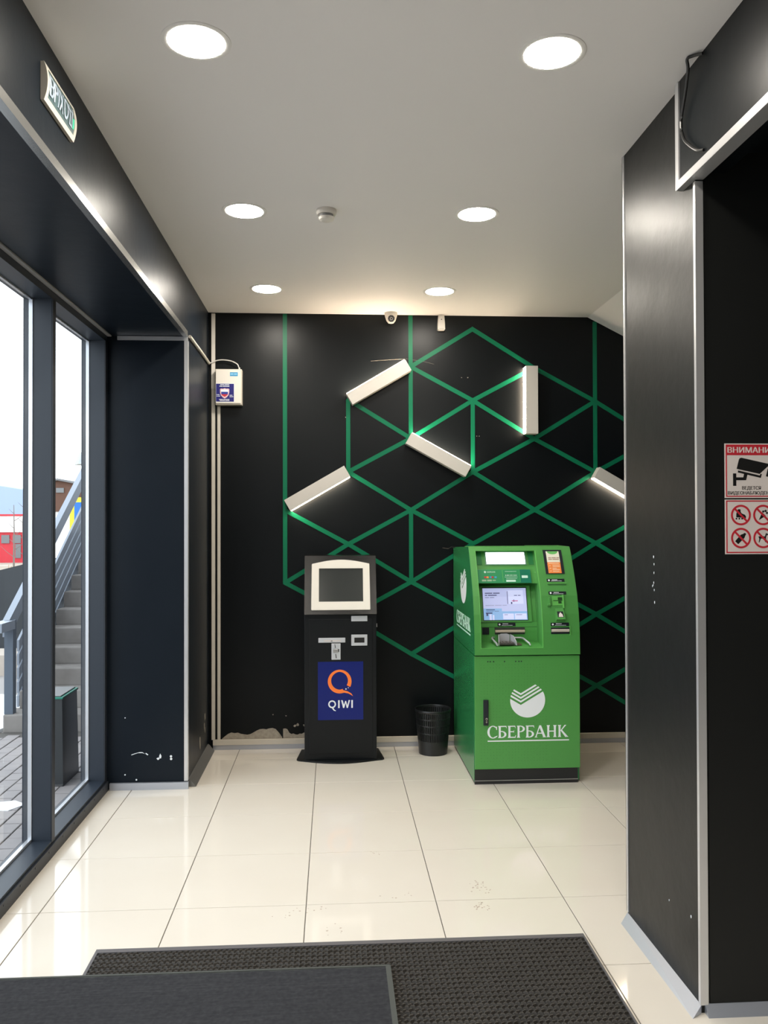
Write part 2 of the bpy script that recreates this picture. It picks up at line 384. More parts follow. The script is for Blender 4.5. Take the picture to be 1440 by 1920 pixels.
# peeled plaster at the foot of the wall
def strip(mb, fr, x0, x1, zb, tops, h):
    n = len(tops)-1; P = [(x0, zb), (x1, zb)] + [(x1-(x1-x0)*i/n, t) for i, t in enumerate(tops[::-1])]
    mb.prism(fr, P, 0, h)
mb = MB()
strip(mb, F, -.865, -.40, .078, [.08, .10, .118, .128, .122, .126, .116, .112, .108, .113, .126, .14, .150, .152, .148, .155, .157, .148, .12, .085], .0018)
strip(mb, F, -.392, -.20, .078, [.15, .152, .146, .118, .108, .112, .104, .102, .11, .108, .116, .12, .11], .0018)
for x, z, r in ((-.28, .178, .016), (-.30, .17, .012), (-.23, .176, .010), (-.222, .17, .012), (-.47, .262, .006), (-.37, .25, .006), (.10, 2.585, .006), (1.02, 2.905, .005), (1.07, 2.905, .006), (1.14, 2.44, .004), (1.16, 2.44, .004)):
    mb.prism(F, [(x+r*random.uniform(.5, 1.2)*math.cos(t), z+.8*r*random.uniform(.5, 1.2)*math.sin(t)) for t in [i*2*math.pi/8 for i in range(8)]], 0, .0017)
mb.build('peeled_plaster', PLASTER, wb, label='bare plaster patches where black paint peeled off')
mb = MB(); mb.tube([(-.0+.30+.0, YB-.001, 3.03), (.45, YB-.001, 3.042), (.58, YB-.001, 3.05), (.72, YB-.001, 3.03), (.80, YB-.001, 3.01)], .0006, 4)
mb.build('crack', PLASTER, wb)

wl = struct('wall_left', box(-1.66, -.966, 5.617, YB, 0, 3.0), BLACKG, 'black panelled pier between window and back wall')
MB().rect(FC(5.617), -1.345, -.972, .05, 2.975, 0, .004).build('front_panel', BLACKG, wl)
mb = MB(); fp = FC(5.613)
mb.prism(fp, [(-1.333, .228), (-1.31, .236), (-1.28, .243), (-1.262, .243), (-1.245, .232), (-1.262, .238), (-1.29, .238), (-1.315, .230), (-1.333, .224)], 0, .001)
mb.prism(fp, [(-1.238, .238), (-1.222, .226), (-1.228, .222), (-1.242, .233)], 0, .001)
mb.prism(fp, [(-1.145, .232), (-1.137, .215), (-1.14, .200), (-1.15, .200), (-1.152, .215)], 0, .001)
mb.prism(fp, [(-1.17, .200), (-1.155, .207), (-1.15, .196), (-1.16, .189)], 0, .001)
mb.disc(fp, -1.075, .212, .008, 0, .001, 8); mb.disc(fp, -1.074, .195, .008, 0, .001, 8); mb.disc(fp, -1.30, .062, .006, 0, .001, 8)
mb.disc(fp, -1.375, .47, .004, -.004, -.003, 8); mb.disc(fp, -1.375, .095, .005, -.004, -.003, 8)
mb.build('scuff_mark', WHITEI, wl, label='white scratches in black paint')
mb = MB(); fx = FXP(-.966)
for y, z, r, s in ((6.36, .30, .02, 1.8), (6.33, .235, .014, 2), (6.36, .2, .012, 2), (6.13, .16, .022, 2.4)):
    mb.prism(fx, [(y+r*random.uniform(.6, 1.1)*math.cos(t), z+s*r*random.uniform(.6, 1.1)*math.sin(t)) for t in [i*2*math.pi/9 for i in range(9)]], 0, .001)
mb.build('paint_chip', PLASTER, wl)

fa = struct('wall_left_fascia', box(-1.66, -.968, -1.5, YB, 3.0, CEIL), BLACKG, 'deep black bulkhead above the window')
# aluminium edging
def lprof(name, segs, m=ALU, label=None):
    mb = MB()
    for s in segs: mb.box(*s)
    return struct(name, mb, m, label)
lprof('trim_1', [(-.968, -.9635, -1.5, 5.600, 2.9975, 3.034), (-.995, -.9681, -1.5, 5.600, 2.9975, 2.9998)], ALUT, label='aluminium edging along the bulkhead bottom')
lprof('trim_2', [(-1.487, -1.462, -1.4, 5.60, 2.992, 3.0)], BEADG, 'aluminium strip where window meets bulkhead')
lprof('trim_3', [(-1.425, -.964, 5.600, 5.613, 2.972, 2.9972)], ALU, 'aluminium strip across the pier top')
lprof('trim_4', [(-.988, -.963, 5.606, 5.613, .05, 2.972), (-.9665, -.963, 5.6131, 5.64, .05, 2.972)], ALU, 'vertical aluminium corner strip of the pier')
lprof('baseboard_pier', [(-1.47, -.958, 5.592, 5.613, 0, .045)], ALUB, 'aluminium skirting along the pier')
mb = MB(); mb.prism(Fr((0, 5.64, 0), (1, 0, 0), (0, 0, 1)), [(-.966, 0), (-.915, 0), (-.955, .05), (-.966, .055)], -.87, 0)
struct('baseboard_left', mb, ALUD, 'dull sloping skirting beside the pier')
lprof('baseboard_back', [(-.93, 3.2, YB-.022, YB, 0, .036)], ALUB, 'aluminium skirting along the back wall')

# right column (wall end) and side room
cr = MB(); P = [(1.312, 2.93), (3.2, 2.93), (3.2, 3.65), (1.304, 3.65)]
cr.prism(FU(0), P, 0, CEIL); wr = struct('wall_right', cr, COLP, 'wide charcoal column at the right')
MB().rect(FC(2.93), 1.345, 3.19, .03, 3.38, 0, .0025).build('front_panel', PANELR, wr, label='matt black panel facing the entrance')
mb = MB(); fx = FXN(1.3085)
def on_col(px_y, z): return (-px_y, z)
for y, z, r in ((3.335, 1.615, .006), (3.33, 1.585, .005), (3.332, 1.55, .005), (3.335, 1.51, .005), (3.34, 1.50, .004), (3.348, 1.495, .005), (3.33, 1.48, .005), (3.327, 1.43, .006), (3.06, 3.19, .007), (3.0, .31, .006), (3.2, .28, .004)):
    mb.disc(fx, -y, z, r*.6, 0, .0012, 8, r)
mb.build('paint_chip', WHITEI, wr, label='small white chips in the paint')
struct('wall_side', box(3.2, 3.35, -1.5, YB, -.1, CEIL), BLACK)
struct('wall_behind', box(-1.7, 3.35, -1.65, -1.5, -.1, CEIL), BLACK)
bm_ = struct('wall_right_bulkhead', box(1.289, 1.42, -1.5, 3.035, 3.02, CEIL), BLACK, 'black bulkhead above the right opening')
struct('ceiling_opening', box(1.42, 3.2, -1.5, 2.93, 3.1, 3.16), BLACK, 'lowered ceiling of the side opening, coloured black for blocked light')  # black colour stands in for the shade where light is blocked
lprof('trim_5', [(1.284, 1.289, -1.5, 3.008, 3.000, 3.028), (1.284, 1.34, -1.5, 3.035, 2.997, 3.001)], ALU, 'aluminium edging along the right bulkhead')
lprof('trim_6', [(1.2835, 1.2895, 3.008, 3.037, 2.999, CEIL-.002)], ALU, 'upright aluminium edge of the right bulkhead')
lprof('trim_7', [(1.308, 1.337, 2.923, 2.9275, .03, 2.99), (1.3075, 1.3079, 2.923, 2.94, .03, 2.99)], ALU, 'near aluminium corner strip of the column')
mb = MB().box(1.3, 1.3045, 3.636, 3.656, .03, CEIL-.002); mb.box(1.3, 1.325, 3.652, 3.656, .03, CEIL-.002)
struct('trim_8', mb, ALU, 'far aluminium corner strip of the column')
mb = MB()
A = [(1.2665, 2.896, 0), (1.255, 3.60, 0), (1.304, 3.655, .022), (1.311, 2.925, .03), (1.311, 2.925, 0), (1.304, 3.655, 0)]
mb.add(A, [(0, 1, 2, 3), (0, 3, 4), (1, 5, 2), (0, 4, 5, 1), (2, 5, 4, 3)]); struct('baseboard_right', mb, ALUB, 'sloping aluminium skirting of the column')
mb = MB(); mb.prism(Fr((1.325, 0, 0), (0, 1, 0), (0, 0, 1)), [(2.93, 0), (2.895, 0), (2.925, .034), (2.93, .034)], 0, 1.87)
struct('baseboard_front', mb, ALUB, 'aluminium skirting under the signs')

# ================================================================ WINDOW WALL
edges = [5.60, 4.575, 3.525, 2.475, 1.425, .375, -.675]
for i in range(6):
    ya, yb = edges[i+1], edges[i]
    mb = MB(); MBX = (-1.6, -1.49)
    # sill
    mb.box(-1.642, -1.49, ya, yb, -.13, .078)
    win = struct(f'window_{i+1}', mb, FRAME, ['narrow far window beside the pier', 'near window with the handrail behind'][i] if i < 2 else 'window bay towards the entrance')
    MB().box(-1.49, -1.478, ya, yb, 0, .062).build('kick_strip', FRAMED, win)
    MB().box(-1.642, -1.49, ya, yb, 2.955, 3.0).build('window_head', FRAME, win)
    MB().box(-1.60, -1.494, yb-.05, yb, .078, 2.955).build('mullion', FRAME, win)
    MB().box(-1.494, -1.488, yb-.048, yb-.002, .066, 2.955).build('mullion_cap', FRAMED, win)
    MB().box(-1.642, -1.616, yb-.05, yb, .05, 2.965).build('outer_mullion', FRAME, win)
    gy0, gy1 = ya, yb-.05
    b = MB(); b.box(-1.612, -1.592, gy1-.006, gy1+.001, .085, 2.95); b.box(-1.616, -1.594, gy0, gy1, .078, .09); b.box(-1.612, -1.596, gy0, gy1, 2.947, 2.957)
    b.build('glazing_bead', BEAD, win)
    g = MB().add([(-1.613, gy0, .06), (-1.613, gy1+.01, .06), (-1.613, gy1+.01, 2.96), (-1.613, gy0, 2.96)], [(0, 1, 2, 3)]); g.build('pane', GLASS, win, fixn=False)
    if i < 2:
        for k in range(5):
            yy = yb-.12-k*.2
            MB().disc(FXP(-1.478), yy, .045, .005, 0, .002, 10).build('screw', LBLK, win)
struct('wall_outer', box(-1.642, -1.6, 5.60, YB+8, -.2, 3.6), mat('outer_facade', (.2, .2, .21), .8))
struct('wall_entrance', box(-1.7, -1.5, -1.5, -.675, 0, 3.0), BLACK)
mb = MB(); mb.box(-1.68, -1.62, -1.6, 5.62, 3.0, CEIL+.2); struct('wall_header', mb, mat('outer_band', (.2, .2, .21), .8))

# ================================================================ CEILING LIGHTS
def downlight(x, y, lab, grp='round recessed ceiling lights'):
    t = thing('downlight', lab, 'ceiling light', (x, y, CEIL), grp)
    f = FD(CEIL)
    m1 = MB(); n = 48
    prof = [(.118, 0), (.1175, -.002), (.114, -.0032), (.103, -.0030), (.098, -.0020), (.098, 0)]
    m1.lathe((x, y, CEIL), prof, n, close=True); m1.build('rim', RIM, t, smooth=True)
    MB().disc(f, x, -y, .098, .0005, .0022, 40).build('diffuser', LAMPE, t)
for x, y, l in ((-.462, 2.852, 'big round ceiling light at the upper left, nearest the exit sign'), (.767, 2.852, 'big round ceiling light at the upper right, nearest the hanging cable'),
                (-.463, 4.40, 'round ceiling light left of the smoke detector'), (.767, 4.38, 'round ceiling light right of the smoke detector'),
                (-.463, 5.87, 'farthest left round ceiling light, before the back wall'), (.758, 5.868, 'farthest right round ceiling light, before the back wall')):
    downlight(x, y, l)
for x in (-.462, .767):  # extra lamps out of view, added to brighten the room
    for y, w_ in ((1.33, 'overhead'), (-.2, 'behind the viewer')): downlight(x, y, 'added unseen round ceiling light %s to brighten the room, on the %s side' % (w_, 'window' if x < 0 else 'column'))

t = thing('smoke_detector', 'small grey-white round smoke detector on the ceiling between lights', 'smoke detector', (-.032, 4.364, CEIL))
MB().lathe((-.032, 4.364, CEIL), [(.0, 0), (.052, 0), (.054, -.012), (.050, -.022), (.047, -.026), (0, -.026)], 36).build('base', WHITEP, t, smooth=True)
MB().lathe((-.032, 4.364, CEIL-.026), [(0, 0), (.036, 0), (.034, -.014), (.0, -.014)], 30).build('vent_ring', mat('grey_vent', (.25, .25, .25), .6), t, smooth=True)
MB().lathe((-.032, 4.364, CEIL-.040), [(0, 0), (.042, 0), (.038, -.012), (.026, -.018), (0, -.019)], 36).build('cap', WHITEP, t, smooth=True)

# ================================================================ WALL LIGHT BARS
def lightbar(cx, cz, ang, side, lab, L=.535):
    t = thing('light_bar', lab, 'wall light', (cx, YB, cz), 'white LED bars on the green lattice')
    t.rotation_euler = (0, -R_(ang), 0)
    old = []
    W2, D = .051, .092
    mb = MB(); s = side
    z0, z1 = (-W2, W2-.006) if s > 0 else (-W2+.006, W2)
    mb.bevbox(-L/2, L/2, -D, -.003, z0, z1, .002); h = mb.build('housing', BARM, t)
    h.data.transform(Matrix.Translation(origin_of(t)))
    zz = (W2-.006, W2-.002) if s > 0 else (-W2+.002, -W2+.006)
    d = MB().box(-L/2+.006, L/2-.006, -D+.008, -.004, *zz).build('diffuser', BAREM, t); d.data.transform(Matrix.Translation(origin_of(t)))
lightbar(.357, 2.853, 30.6, 1, 'white light bar rising to the right, lit on its top side, uppermost left')
lightbar(1.562, 2.720, 90, 1, 'upright white light bar glowing along its left side')
lightbar(.826, 2.287, -29.0, 1, 'white light bar sloping down to the right in the middle of the lattice')
lightbar(-.121, 2.02, 30, -1, 'lowest left white light bar, glowing on its underside above the payment kiosk')
lightbar(2.312, 2.012, -30, -1, 'rightmost white light bar, half hidden behind the column')

# ================================================================ SECURITY DEVICES ON BACK WALL
t = thing('dome_camera', 'small white dome security camera under the ceiling', 'security camera', (.455, YB-.06, CEIL))
MB().lathe((.455, YB-.06, CEIL), [(0, 0), (.050, 0), (.050, -.012), (.046, -.03), (.036, -.062), (.022, -.080), (0, -.086)], 36).build('housing', WHITEP, t, smooth=True)
fc = Fr((.455, YB-.096, CEIL-.052), (1, 0, 0), (0, -.45, .9))
MB().disc(fc, 0, 0, .026, -.01, .006, 28).build('lens_window', LENS, t)
mb = MB()
for k in range(9): a = k*2*math.pi/9; mb.disc(fc, .018*math.cos(a), .018*math.sin(a), .0028, .006, .008, 8)
mb.build('infrared_led', mat('grey_led', (.3, .3, .3), .3), t)
MB().ring(fc, 0, 0, .011, .007, .006, .009, 20).build('lens_ring', STEEL, t)
t = thing('motion_sensor', 'small white upright motion sensor beside the dome camera', 'motion sensor', (.855, YB-.04, 3.273))
mb = MB(); fs = FC(YB-.003)
mb.prism(fs, [(.832, 3.273), (.878, 3.273), (.884, 3.280), (.882, 3.33), (.877, 3.388), (.833, 3.388), (.828, 3.33), (.826, 3.280)], 0, .045)
mb.build('housing', WHITEP, t)
MB().prism(fs, [(.836, 3.279), (.874, 3.279), (.874, 3.286), (.836, 3.286)], .045, .047).build('lens_strip', WHITEC, t)
MB().disc(fs, .855, 3.355, .004, .045, .047, 12).build('indicator', LENS, t)

# alarm box
t = thing('alarm_control_box', 'white alarm control box with a navy shield sticker in the corner', 'control box', (-.804, YB, 2.668))
MB().bevbox(-.905, -.703, YB-.075, YB-.001, 2.668, 2.944, .004).build('housing', WHITEC, t)
MB().bevbox(-.901, -.712, YB-.082, YB-.075, 2.678, 2.937, .003).build('cover', WHITEP, t)
fb = FC(YB-.082)
MB().rect(fb, -.900, -.7585, 2.688, 2.832, 0, .0008).build('sticker_border', WHITEI, t)
st = MB().rect(fb, -.898, -.7615, 2.691, 2.829, .0008, .0014).build('shield_sticker', NAVY, t)
def shield(cx, cz, s, h0, h1, z0=None, z1=None):
    P = [(-1, .82), (-.75, .98), (-.4, .92), (0, 1.05), (.4, .92), (.75, .98), (1, .82), (.98, .1), (.8, -.5), (.4, -.95), (0, -1.2), (-.4, -.95), (-.8, -.5), (-.98, .1)]
    return [(cx+p[0]*s, cz+p[1]*s) for p in P]
cx, cz = -.8325, 2.757
MB().prism(fb, shield(cx, cz, .036, 0, 0), .0014, .002).build('shield_edge', mat('pinkish_white_ink', (.7, .45, .5), .4), st)
MB().prism(fb, shield(cx, cz, .029, 0, 0), .002, .0026).build('shield_field', WHITEI, st)
S3 = [(cx+p[0]*.0265, cz+p[1]*.0265) for p in [(-1, .35), (1, .35), (.95, -.35), (-.95, -.35)]]
MB().prism(fb, S3, .0026, .003).build('shield_band', mat('blue_ink', (.02, .04, .3), .4), st)
S4 = [(cx+p[0]*.0265, cz+p[1]*.0265) for p in [(-.95, -.35), (.95, -.35), (.8, -.6), (.4, -.95), (0, -1.15), (-.4, -.95), (-.8, -.6)]]
MB().prism(fb, S4, .0026, .003).build('shield_point', RED, st)
mb = MB(); bars(mb, fb, -.866, 2.820, [.03, .035], .0045, .0014, .002); bars(mb, fb, -.872, 2.807, [.022, .05], .006, .0014, .002)
bars(mb, fb, -.895, 2.742, [.024], .004, .0014, .002); bars(mb, fb, -.895, 2.731, [.028], .004, .0014, .002); bars(mb, fb, -.795, 2.738, [.022], .004, .0014, .002); bars(mb, fb, -.795, 2.727, [.028], .004, .0014, .002)
bars(mb, fb, -.875, 2.706, [.03, .045], .004, .0014, .002); bars(mb, fb, -.870, 2.697, [.04, .03], .004, .0014, .002)
mb.build('small_print', WHITEI, st, kind='stuff')
MB().rect(fb, -.792, -.732, 2.888, 2.918, 0, .001).build('blue_label', CYAN, t)
mb = MB(); bars(mb, fb, -.788, 2.900, [.022, .024], .008, .001, .0016); mb.build('label_print', mat('pale_blue_ink', (.3, .6, .8), .4), t)
MB().tube([(-.725, YB-.04, 2.94), (-.725, YB-.04, 2.962)], .007, 10).build('cable_gland', WHITEP, t)
# trunking
tk = tag(box(-.941, -.915, YB-.022, YB, .078, CEIL-.012).build('cable_trunking', WHITEC, None, loc=None), 'long white cable trunking in the corner from ceiling to skirting', 'cable trunking', 'white trunking on the back wall')
mb = box(-.942, -.914, YB-.024, YB-.022, 2.80, 3.385); mb.build('cover_strip', WHITEP, tk)
tag(box(-.897, -.875, YB-.018, YB, .078, 2.666).build('cable_trunking', WHITEC), 'second white cable trunking running down from under the alarm box', 'cable trunking', 'white trunking on the back wall')
tag(box(-.93, 3.15, YB-.030, YB, .038, .076).build('cable_trunking', WHITEC), 'horizontal beige cable trunking just above the back skirting', 'cable trunking', 'white trunking on the back wall')
mb = MB().tube([(-.955, 5.63, 3.005), (-.955, 6.1, 3.0), (-.955, 6.50, 2.992)], .011, 10)
tag(mb.build('cable_conduit', WHITEC, smooth=True), 'white tube conduit running from the pier corner to the back wall', 'conduit')
mb = MB().tube(smooth_path([(-.955, 6.502, 2.993), (-.935, 6.516, 3.0), (-.90, 6.518, 3.016), (-.85, 6.52, 3.022), (-.79, 6.52, 3.014), (-.755, 6.518, 2.998), (-.738, 6.516, 2.985), (-.730, 6.515, 2.964)]), .0045, 8)
tag(mb.build('white_cable', CABLEW, smooth=True), 'thin white cable arching into the top of the alarm box', 'cable')

# ================================================================ EXIT SIGN (bowed face, mounted upside down)
t = thing('exit_sign', 'small beige exit sign with flipped pale letters on the bulkhead', 'exit sign', (-.968, 2.97, 3.168))
Zc, Hh = 3.231, .064
def bow(a, b, h=0):     # a: along y, b: z
    q = (b-Zc)/Hh; return Vector((-.968+.009+.012*(1-q*q)+h, a, b))
def bowslab(mb, y0, y1, z0, z1, h0, h1, n=8):
    vs = []
    for i in range(n+1):
        z = z0+(z1-z0)*i/n
        for y in (y0, y1):
            for h in (h0, h1): vs.append(bow(y, z, h) if h is not None else Vector((-.967, y, z)))
    fs = []
    for i in range(n):
        p, q = 4*i, 4*(i+1); fs += [(p+1, p+3, q+3, q+1), (p, q, q+2, p+2), (p, p+1, q+1, q), (p+2, q+2, q+3, p+3)]
    fs += [(0, 2, 3, 1), (4*n, 4*n+1, 4*n+3, 4*n+2)]
    return mb.add(vs, fs)
bowslab(MB(), 2.812, 3.128, Zc-Hh, Zc+Hh, None, 0).build('housing', WHITEC, t)
mb = MB(); bowslab(mb, 2.8115, 3.1285, Zc-Hh-.0005, Zc-Hh+.016, 0, .004); bowslab(mb, 2.8115, 3.1285, Zc+Hh-.016, Zc+Hh+.0005, 0, .004)
bowslab(mb, 2.812, 2.832, Zc-Hh+.016, Zc+Hh-.016, 0, .004); bowslab(mb, 3.108, 3.128, Zc-Hh+.016, Zc+Hh-.016, 0, .004); mb.build('face_frame', WHITEC, t)
bowslab(MB(), 2.832, 3.108, Zc-Hh+.016, Zc+Hh-.016, 0, .0015).build('face_panel', EXITP, t)
bowslab(MB(), 2.924, 2.932, Zc-.034, Zc+.034, .0015, .004).build('letter', EXITT, t)
for ch, a0, a1, fp in (('В', 2.843, 2.877, True), ('P', 2.887, 2.916, False), ('Х', 2.940, 2.980, True), ('О', 2.985, 3.029, True), ('Д', 3.036, 3.084, True)):
    text(MB(), bow, ch, a0, a1, Zc-.034, Zc+.034, .004, .018, flip=fp).build('letter', EXITT, t, fixn=False)
bowslab(MB(), 3.090, 3.100, Zc-.03, Zc+.005, .0015, .003).build('indicator', EXITG, t)

# ================================================================ HANGING CABLE
mb = MB().tube(smooth_path([(1.283,2.80,3.385),(1.258,2.83,3.390),(1.247,2.843,3.386),(1.258,2.862,3.36),(1.270,2.915,3.30),(1.276,2.965,3.226),(1.277,2.95,3.16),(1.277,2.90,3.11),(1.279,2.84,3.065),(1.287,2.805,3.05)]), .0055, 10)
tag(mb.build('black_cable', CABLE, smooth=True), 'black cable looping from the ceiling down the right bulkhead', 'cable')

# ================================================================ SIGNS ON THE RIGHT
SY = 2.9270
f = FC(SY)
t = thing('surveillance_sign', 'upper red and white video surveillance warning sign with camera pictogram', 'sign', (1.511, SY, 1.844))
def S1(x, y): return (1.411+(x-425)/735*.2, 1.8437+(997-y)/757*.1973)
def poly(mb, fr, pts, h0, h1, fn): return mb.prism(fr, [fn(*p) for p in pts], h0, h1)
def rects(mb, fr, x0, y0, x1, y1, h0, h1, fn): return poly(mb, fr, [(x0, y1), (x1, y1), (x1, y0), (x0, y0)], h0, h1, fn)
rects(MB(), f, 425, 240, 1160, 997, 0, .001, S1).build('plate', SIGNW, t)
mb = MB(); rects(mb, f, 443, 255, 1142, 402, .001, .0014, S1); rects(mb, f, 443, 402, 458, 980, .001, .0014, S1); rects(mb, f, 1127, 402, 1142, 980, .001, .0014, S1); rects(mb, f, 458, 965, 1127, 980, .001, .0014, S1)
mb.build('red_frame', RED, t)
def fit(mb, s, x0, y0, x1, y1, fn, fr, h, bold=0.0):
    a0, b1 = fn(x0, y0); a1, b0 = fn(x1, y1); return text(mb, fr, s, a0, a1, b0, b1, h, bold)
fit(MB(), 'ВНИМАНИЕ', 468, 290, 1118, 368, S1, f, .0018, .03).build('heading', SIGNW, t, fixn=False)
mb = MB()
poly(mb, f, [(590, 592), (622, 462), (632, 445), (655, 437), (1040, 525), (1035, 540), (905, 662)], .001, .0015, S1)
poly(mb, f, [(610, 614), (905, 684), (917, 660), (934, 664), (920, 718), (605, 642)], .001, .0015, S1)
rects(mb, f, 540, 655, 584, 828, .001, .0015, S1)
poly(mb, f, [(584, 710), (680, 710), (692, 660), (738, 668), (718, 750), (584, 750)], .001, .0015, S1)
poly(mb, f, [(1016, 588), (1080, 604), (1058, 712), (990, 694)], .001, .0015, S1)
mb.build('camera_pictogram', INKB, t)
mb = MB(); fit(mb, 'ВЕДЕТСЯ', 664, 832, 918, 890, S1, f, .0015, .022); fit(mb, 'ВИДЕОНАБЛЮДЕНИЕ', 470, 902, 1112, 958, S1, f, .0015, .022); mb.build('caption', INKB, t, fixn=False)
t = thing('prohibition_sign', 'lower white sign with four red crossed-out circle pictograms', 'sign', (1.511, SY, 1.641))
def S2(x, y): return (1.411+(x-425)/735*.2, 1.641+(1770-y)/757*.1973)
rects(MB(), f, 425, 1013, 1160, 1770, 0, .001, S2).build('plate', SIGNW, t)
mb = MB()
for q in ((443, 1026, 1142, 1042), (443, 1738, 1142, 1754), (443, 1042, 459, 1738), (1126, 1042, 1142, 1738)): rects(mb, f, *q, .001, .0014, S2)
mb.build('red_frame', RED, t)
ic = {
 (643, 1228): [[(590, 1165), (612, 1145), (640, 1150), (642, 1185), (655, 1205), (700, 1225), (715, 1250), (712, 1268), (580, 1260), (582, 1210)]] + [[(x+13*math.cos(a*.8), 1278+13*math.sin(a*.8)) for a in range(8)] for x in (583, 622, 660, 700)],
 (947, 1228): [[(888, 1300), (935, 1190), (985, 1240)], [(x+16*math.cos(a*.8), y+16*math.sin(a*.8)) for a in range(8) for x, y in ((950, 1180),)], [(x+17*math.cos(a*.8), y+17*math.sin(a*.8)) for a in range(8) for x, y in ((982, 1172),)], [(x+16*math.cos(a*.8), y+16*math.sin(a*.8)) for a in range(8) for x, y in ((1000, 1200),)]],
 (643, 1547): [[(562, 1590), (640, 1500), (690, 1545), (605, 1632)], [(640, 1500), (670, 1490), (695, 1475), (715, 1490), (702, 1515), (690, 1545)]],
 (947, 1547): [[(880, 1525), (925, 1520), (970, 1525), (985, 1478), (1020, 1495), (1010, 1510), (995, 1508), (985, 1545), (985, 1610), (970, 1600), (965, 1560), (915, 1555), (895, 1610), (885, 1608), (893, 1560)]]}
for (cx, cy), pl in ic.items():
    mb = MB()
    for k_, P in enumerate(pl): poly(mb, f, P, .001, .0011+.00003*k_, S2)
    p = mb.build('pictogram', INKB, t)
    a, b = S2(cx, cy); mb = MB(); s = .2/735; mb.ring(f, a, b, 136*s, 110*s, .0013, .0018, 44)
    d = 118*s*.7071; wv = 13*s*.7071
    mb.prism(f, [(a-d-wv, b+d-wv), (a-d+wv, b+d+wv), (a+d+wv, b-d+wv), (a+d-wv, b-d-wv)], .0013, .0017)
    mb.build('prohibition_ring', RED, p)

# ================================================================ CASH MACHINE
T = thing('cash_machine', 'green bank cash machine with a lit header and touch screen', 'cash machine', (1.3, 6.03, 0))
AX0, AX1 = .942, 1.660
Fz = [.862, .871, 1.017, 1.143, 1.262, 1.401, 1.525, 1.585]; Fy = [5.531, 5.531, 5.540, 5.561, 5.595, 5.664, 5.734, 5.778]
LIN = [False]
def FY(z):
    if LIN[0] and 1.06 < z < 1.32:
        LIN[0] = False; a, b = FY(1.068), FY(1.312); LIN[0] = True
        return a+(b-a)*(z-1.068)/(1.312-1.068)
    if z <= Fz[0]: return Fy[0]
    if z >= Fz[-1]: return Fy[-1]
    for i in range(len(Fz)-1):
        if z <= Fz[i+1]: return Fy[i]+(Fy[i+1]-Fy[i])*(z-Fz[i])/(Fz[i+1]-Fz[i])
def curv(mb, x0, x1, z0, z1, h0, h1, n=None):      # slab between front curve offset h0 (inner) .. h1 (outer)
    n = n or max(1, int(abs(z1-z0)/.03)+1); vs = []; fs = []
    for i in range(n+1):
        z = z0+(z1-z0)*i/n; y = FY(z); vs += [(x0, y-h1, z), (x1, y-h1, z), (x1, y-h0, z), (x0, y-h0, z)]
    for i in range(n):
        p, q = 4*i, 4*i+4; fs += [(p, p+1, q+1, q), (p+1, p+2, q+2, q+1), (p+2, p+3, q+3, q+2), (p+3, p, q, q+3)]
    fs += [(3, 2, 1, 0), (4*n, 4*n+1, 4*n+2, 4*n+3)]
    return mb.add(vs, fs)
def CU(a, b, h=0): return Vector((a, FY(b)-h, b))
MB().box(AX0+.0015, AX1-.015, 5.555, 5.5655, 0, .0995).build('plinth', PLINTH, T)
MB().box(AX0+.002, AX1-.014, 5.553, 5.555, .022, .026).build('plinth_seam', STEEL, T)
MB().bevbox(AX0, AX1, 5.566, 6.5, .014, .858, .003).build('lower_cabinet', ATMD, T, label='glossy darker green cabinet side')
MB().box(AX0+.004, AX1-.004, 5.58, 6.49, 0, .014).build('foot_frame', PLINTH, T)
dr = MB().bevbox(AX0+.003, AX1-.001, 5.543, 5.561, .103, .858, .003).build('door', ATMG, T)
# upper shell
prof = [(FY(z)+.0012, z) for z in [.866, 1.017, 1.08, 1.143, 1.2, 1.262, 1.33, 1.401, 1.46, 1.525, 1.582]] + [(5.80, 1.585), (6.50, 1.562), (6.50, .866)]
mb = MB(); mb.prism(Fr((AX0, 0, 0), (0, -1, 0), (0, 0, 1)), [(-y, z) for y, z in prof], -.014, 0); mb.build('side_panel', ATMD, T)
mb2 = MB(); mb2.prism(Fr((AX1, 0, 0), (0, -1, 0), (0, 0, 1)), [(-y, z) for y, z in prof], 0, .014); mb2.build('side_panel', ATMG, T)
MB().add([(AX0+.01, 5.81, 1.578), (AX1-.01, 5.81, 1.578), (AX1-.01, 6.49, 1.556), (AX0+.01, 6.49, 1.556), (AX0+.01, 5.81, 1.55), (AX1-.01, 5.81, 1.55), (AX1-.01, 6.49, 1.53), (AX0+.01, 6.49, 1.53)],
    [(0, 1, 2, 3), (7, 6, 5, 4), (0, 4, 5, 1), (1, 5, 6, 2), (2, 6, 7, 3), (3, 7, 4, 0)]).build('top_cover', ATMG, T)
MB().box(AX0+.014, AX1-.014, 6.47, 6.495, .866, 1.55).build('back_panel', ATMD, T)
OX0, OX1, OZ0, OZ1 = .985, 1.408, .912, 1.557
mb = MB(); curv(mb, AX0+.001, OX0, .866, 1.585, -.17, 0); curv(mb, OX1, AX1-.001, .866, 1.585, -.30, 0); curv(mb, OX0, OX1, .866, OZ0, -.17, 0); curv(mb, OX0, OX1, OZ1, 1.585, -.2, 0)
fas = mb.build('fascia', ATMG, T)
mb = MB(); curv(mb, OX0-.001, OX0+.0025, OZ0, OZ1, -.010, .0015); curv(mb, OX1-.0025, OX1+.002, OZ0, OZ1, -.010, .0015); mb.box(OX0, OX1, FY(OZ0)-.0015, FY(OZ0)+.006, OZ0-.001, OZ0+.002); mb.build('opening_edge', ATML, fas)
HZ = 1.333
curv(MB(), OX0, OX1, .93, 1.066, -.175, -.155).build('recess_panel', ATMG, T); curv(MB(), OX0, OX1, 1.066, HZ, -.188, -.170).build('recess_panel', ATMG, T)
